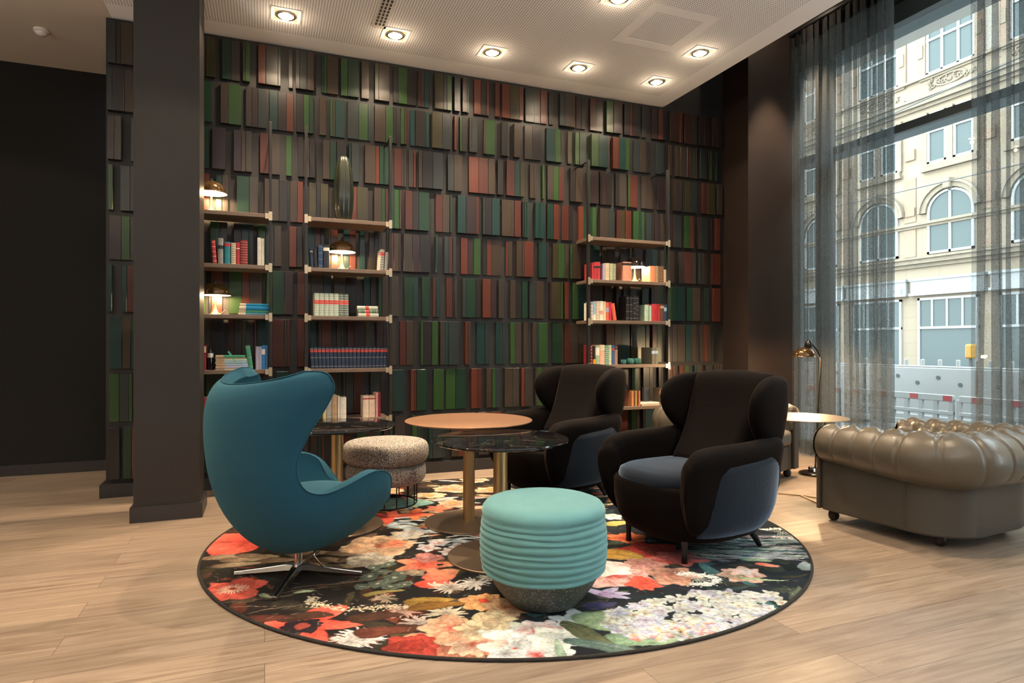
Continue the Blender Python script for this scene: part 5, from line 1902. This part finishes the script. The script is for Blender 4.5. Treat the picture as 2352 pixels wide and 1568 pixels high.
    # arm front panels: pleated scroll and flat board
    for s in (-1, 1):
        cx = s * (hw - off)
        yf = hd - 0.02
        n = 30
        pl = MB()
        rws = []
        for q, dy in ((rr0 * 0.86 - 0.006, 0.0), (rr0 * 0.86 - 0.018, 0.014), (0.055, 0.010)):
            r_ = []
            for k in range(n * 4):
                a = 2 * PI * k / (n * 4)
                g_ = dy + (0.006 * (1 if k % 4 < 2 else -1) if dy > 0 else 0)
                r_.append((cx + q * math.cos(a), yf + g_, zc + q * math.sin(a)))
            rws.append(r_)
        pl.grid(rws, True)
        pl.build('pleated_scroll', 'leather', t, smooth=True)
        fp = MB()
        pts = [(0.045 * math.cos(a), zc + 0.045 * math.sin(a)) for a in [PI * k / 12 for k in range(13)]]
        pts = [(0.045, 0.08)] + pts + [(-0.045, 0.08)]
        fp.grid([[(cx + p[0], yf + 0.004, p[1]) for p in pts], [(cx + p[0], yf + 0.030, p[1]) for p in pts]], True, True, True)
        fp.build('front_panel', 'leather_shaded', t, bevel=0.006, seg=2)
        for y in (hd - 0.06, -hd + 0.20):
            x_ = s * (hw - 0.10) if y > 0 else s * (hw - 0.17)
            MB().lathe([(0.022, 0.078), (0.026, 0.070), (0.032, 0.055), (0.036, 0.036), (0.032, 0.016), (0.020, 0.003), (0.012, 0.0)], (x_, y, 0), 20).build('bun_foot', 'wood_dark', t, smooth=True)
    return t


chesterfield((4.11, 2.90), R(5), 'taupe leather tufted armchair at the right edge, seen from its side and back')
chesterfield((3.95, 4.70), R(180 + 22), 'taupe leather tufted armchair behind the near velvet wing chair')

# ================================================================== SIDE TABLE AND FLOOR LAMP
cx_, cy_ = cam_at(1846, 4.85)
t = thing('side_table', (cx_, cy_, 0), 0, 'brass side table with a thin round top between the two leather armchairs', 'side table')
zt = 0.662
MB().lathe([(0.312, zt - 0.006), (0.317, zt - 0.003), (0.315, zt)], seg=80).build('table_top', mat('pale_brass_top', (0.22, 0.155, 0.095), 0.42, 0.6), t, smooth=True, auto=30)
px_, py_ = cam_at(1896, 4.95)
px_ -= cx_
py_ -= cy_
hub = Vector(at(1838, 1139) + (0.006,)) - Vector((cx_, cy_, 0))
pole = Vector((px_, py_, 0.006))
MB().tube([pole, (px_, py_, zt - 0.006)], 0.008, 12).build('pole', 'brass', t, smooth=True)
MB().bar(hub, pole, 0.012, 0.012).build('leg', 'brass', t)
for u, v in ((1760, 1132), (1885, 1160)):
    e = Vector(at(u, v) + (0.006,)) - Vector((cx_, cy_, 0))
    MB().bar(hub, e, 0.012, 0.012).build('leg', 'brass', t)

lx_, ly_ = at(1872, 1089)
t = thing('floor_lamp', (lx_, ly_, 0), -YAW, 'black and brown domed floor lamp lit beside the sheer curtain', 'floor lamp')
MB().lathe([(0.0001, 0.0), (0.14, 0.0), (0.145, 0.008), (0.135, 0.022), (0.09, 0.034), (0.055, 0.042), (0.05, 0.06), (0.0001, 0.062)], seg=48).build('base', 'lamp_black', t, smooth=True)
MB().tube([(-0.055, -0.03, 0.03), (-0.055, -0.03, 0.075)], 0.022, 14).build('foot_switch', 'lamp_black', t, smooth=True)
DL = FPX * EYE / (1089 - CYP)


def lp(u, v):
    return ((u - 1872) / FPX * DL, 0, EYE - (v - CYP) / FPX * DL)


pp = smooth_path([(0, 0, 0.05), lp(1877, 1000), lp(1881, 900), lp(1885, 830), lp(1881, 812), lp(1872, 798), lp(1864, 790)], 5)
MB().tube(pp, 0.0075, 10).build('pole', 'lamp_black', t, smooth=True)
MB().tube([lp(1856, 798), lp(1858, 788), lp(1861, 782)], [0.036, 0.032, 0.022], 16).build('socket', 'lamp_black', t, smooth=True)
hx, _, hz = lp(1849, 817)
sh = []
for k in range(13):
    a = PI / 2 * k / 12
    sh.append((0.112 * math.cos(a) + 0.0001, 0.0 + 0.080 * math.sin(a)))
s1 = MB().lathe([(0.122, -0.008)] + sh, (hx, 0, hz), 48, cap=False).build('lamp_shade', 'lamp_brown', t, smooth=True)
MB().lathe([(0.121, -0.009)] + [(q[0] * 0.965, q[1] - 0.004) for q in sh], (hx, 0, hz), 48, cap=False).build('shade_lining', 'lamp_in', s1, smooth=True)
MB().lathe([(0.0001, -0.002), (0.02, 0.004), (0.026, 0.02), (0.016, 0.045)], (hx, 0, hz), 16).build('bulb', 'bulb', t, smooth=True)
p = bpy.data.lights.new('glow', 'POINT')
p.energy = LAMPW * 3.4
p.color = (1.0, 0.68, 0.36)
p.shadow_soft_size = 0.03
po = bpy.data.objects.new('glow', p)
C.objects.link(po)
po.parent = t
po.location = (hx, 0, hz - 0.012)
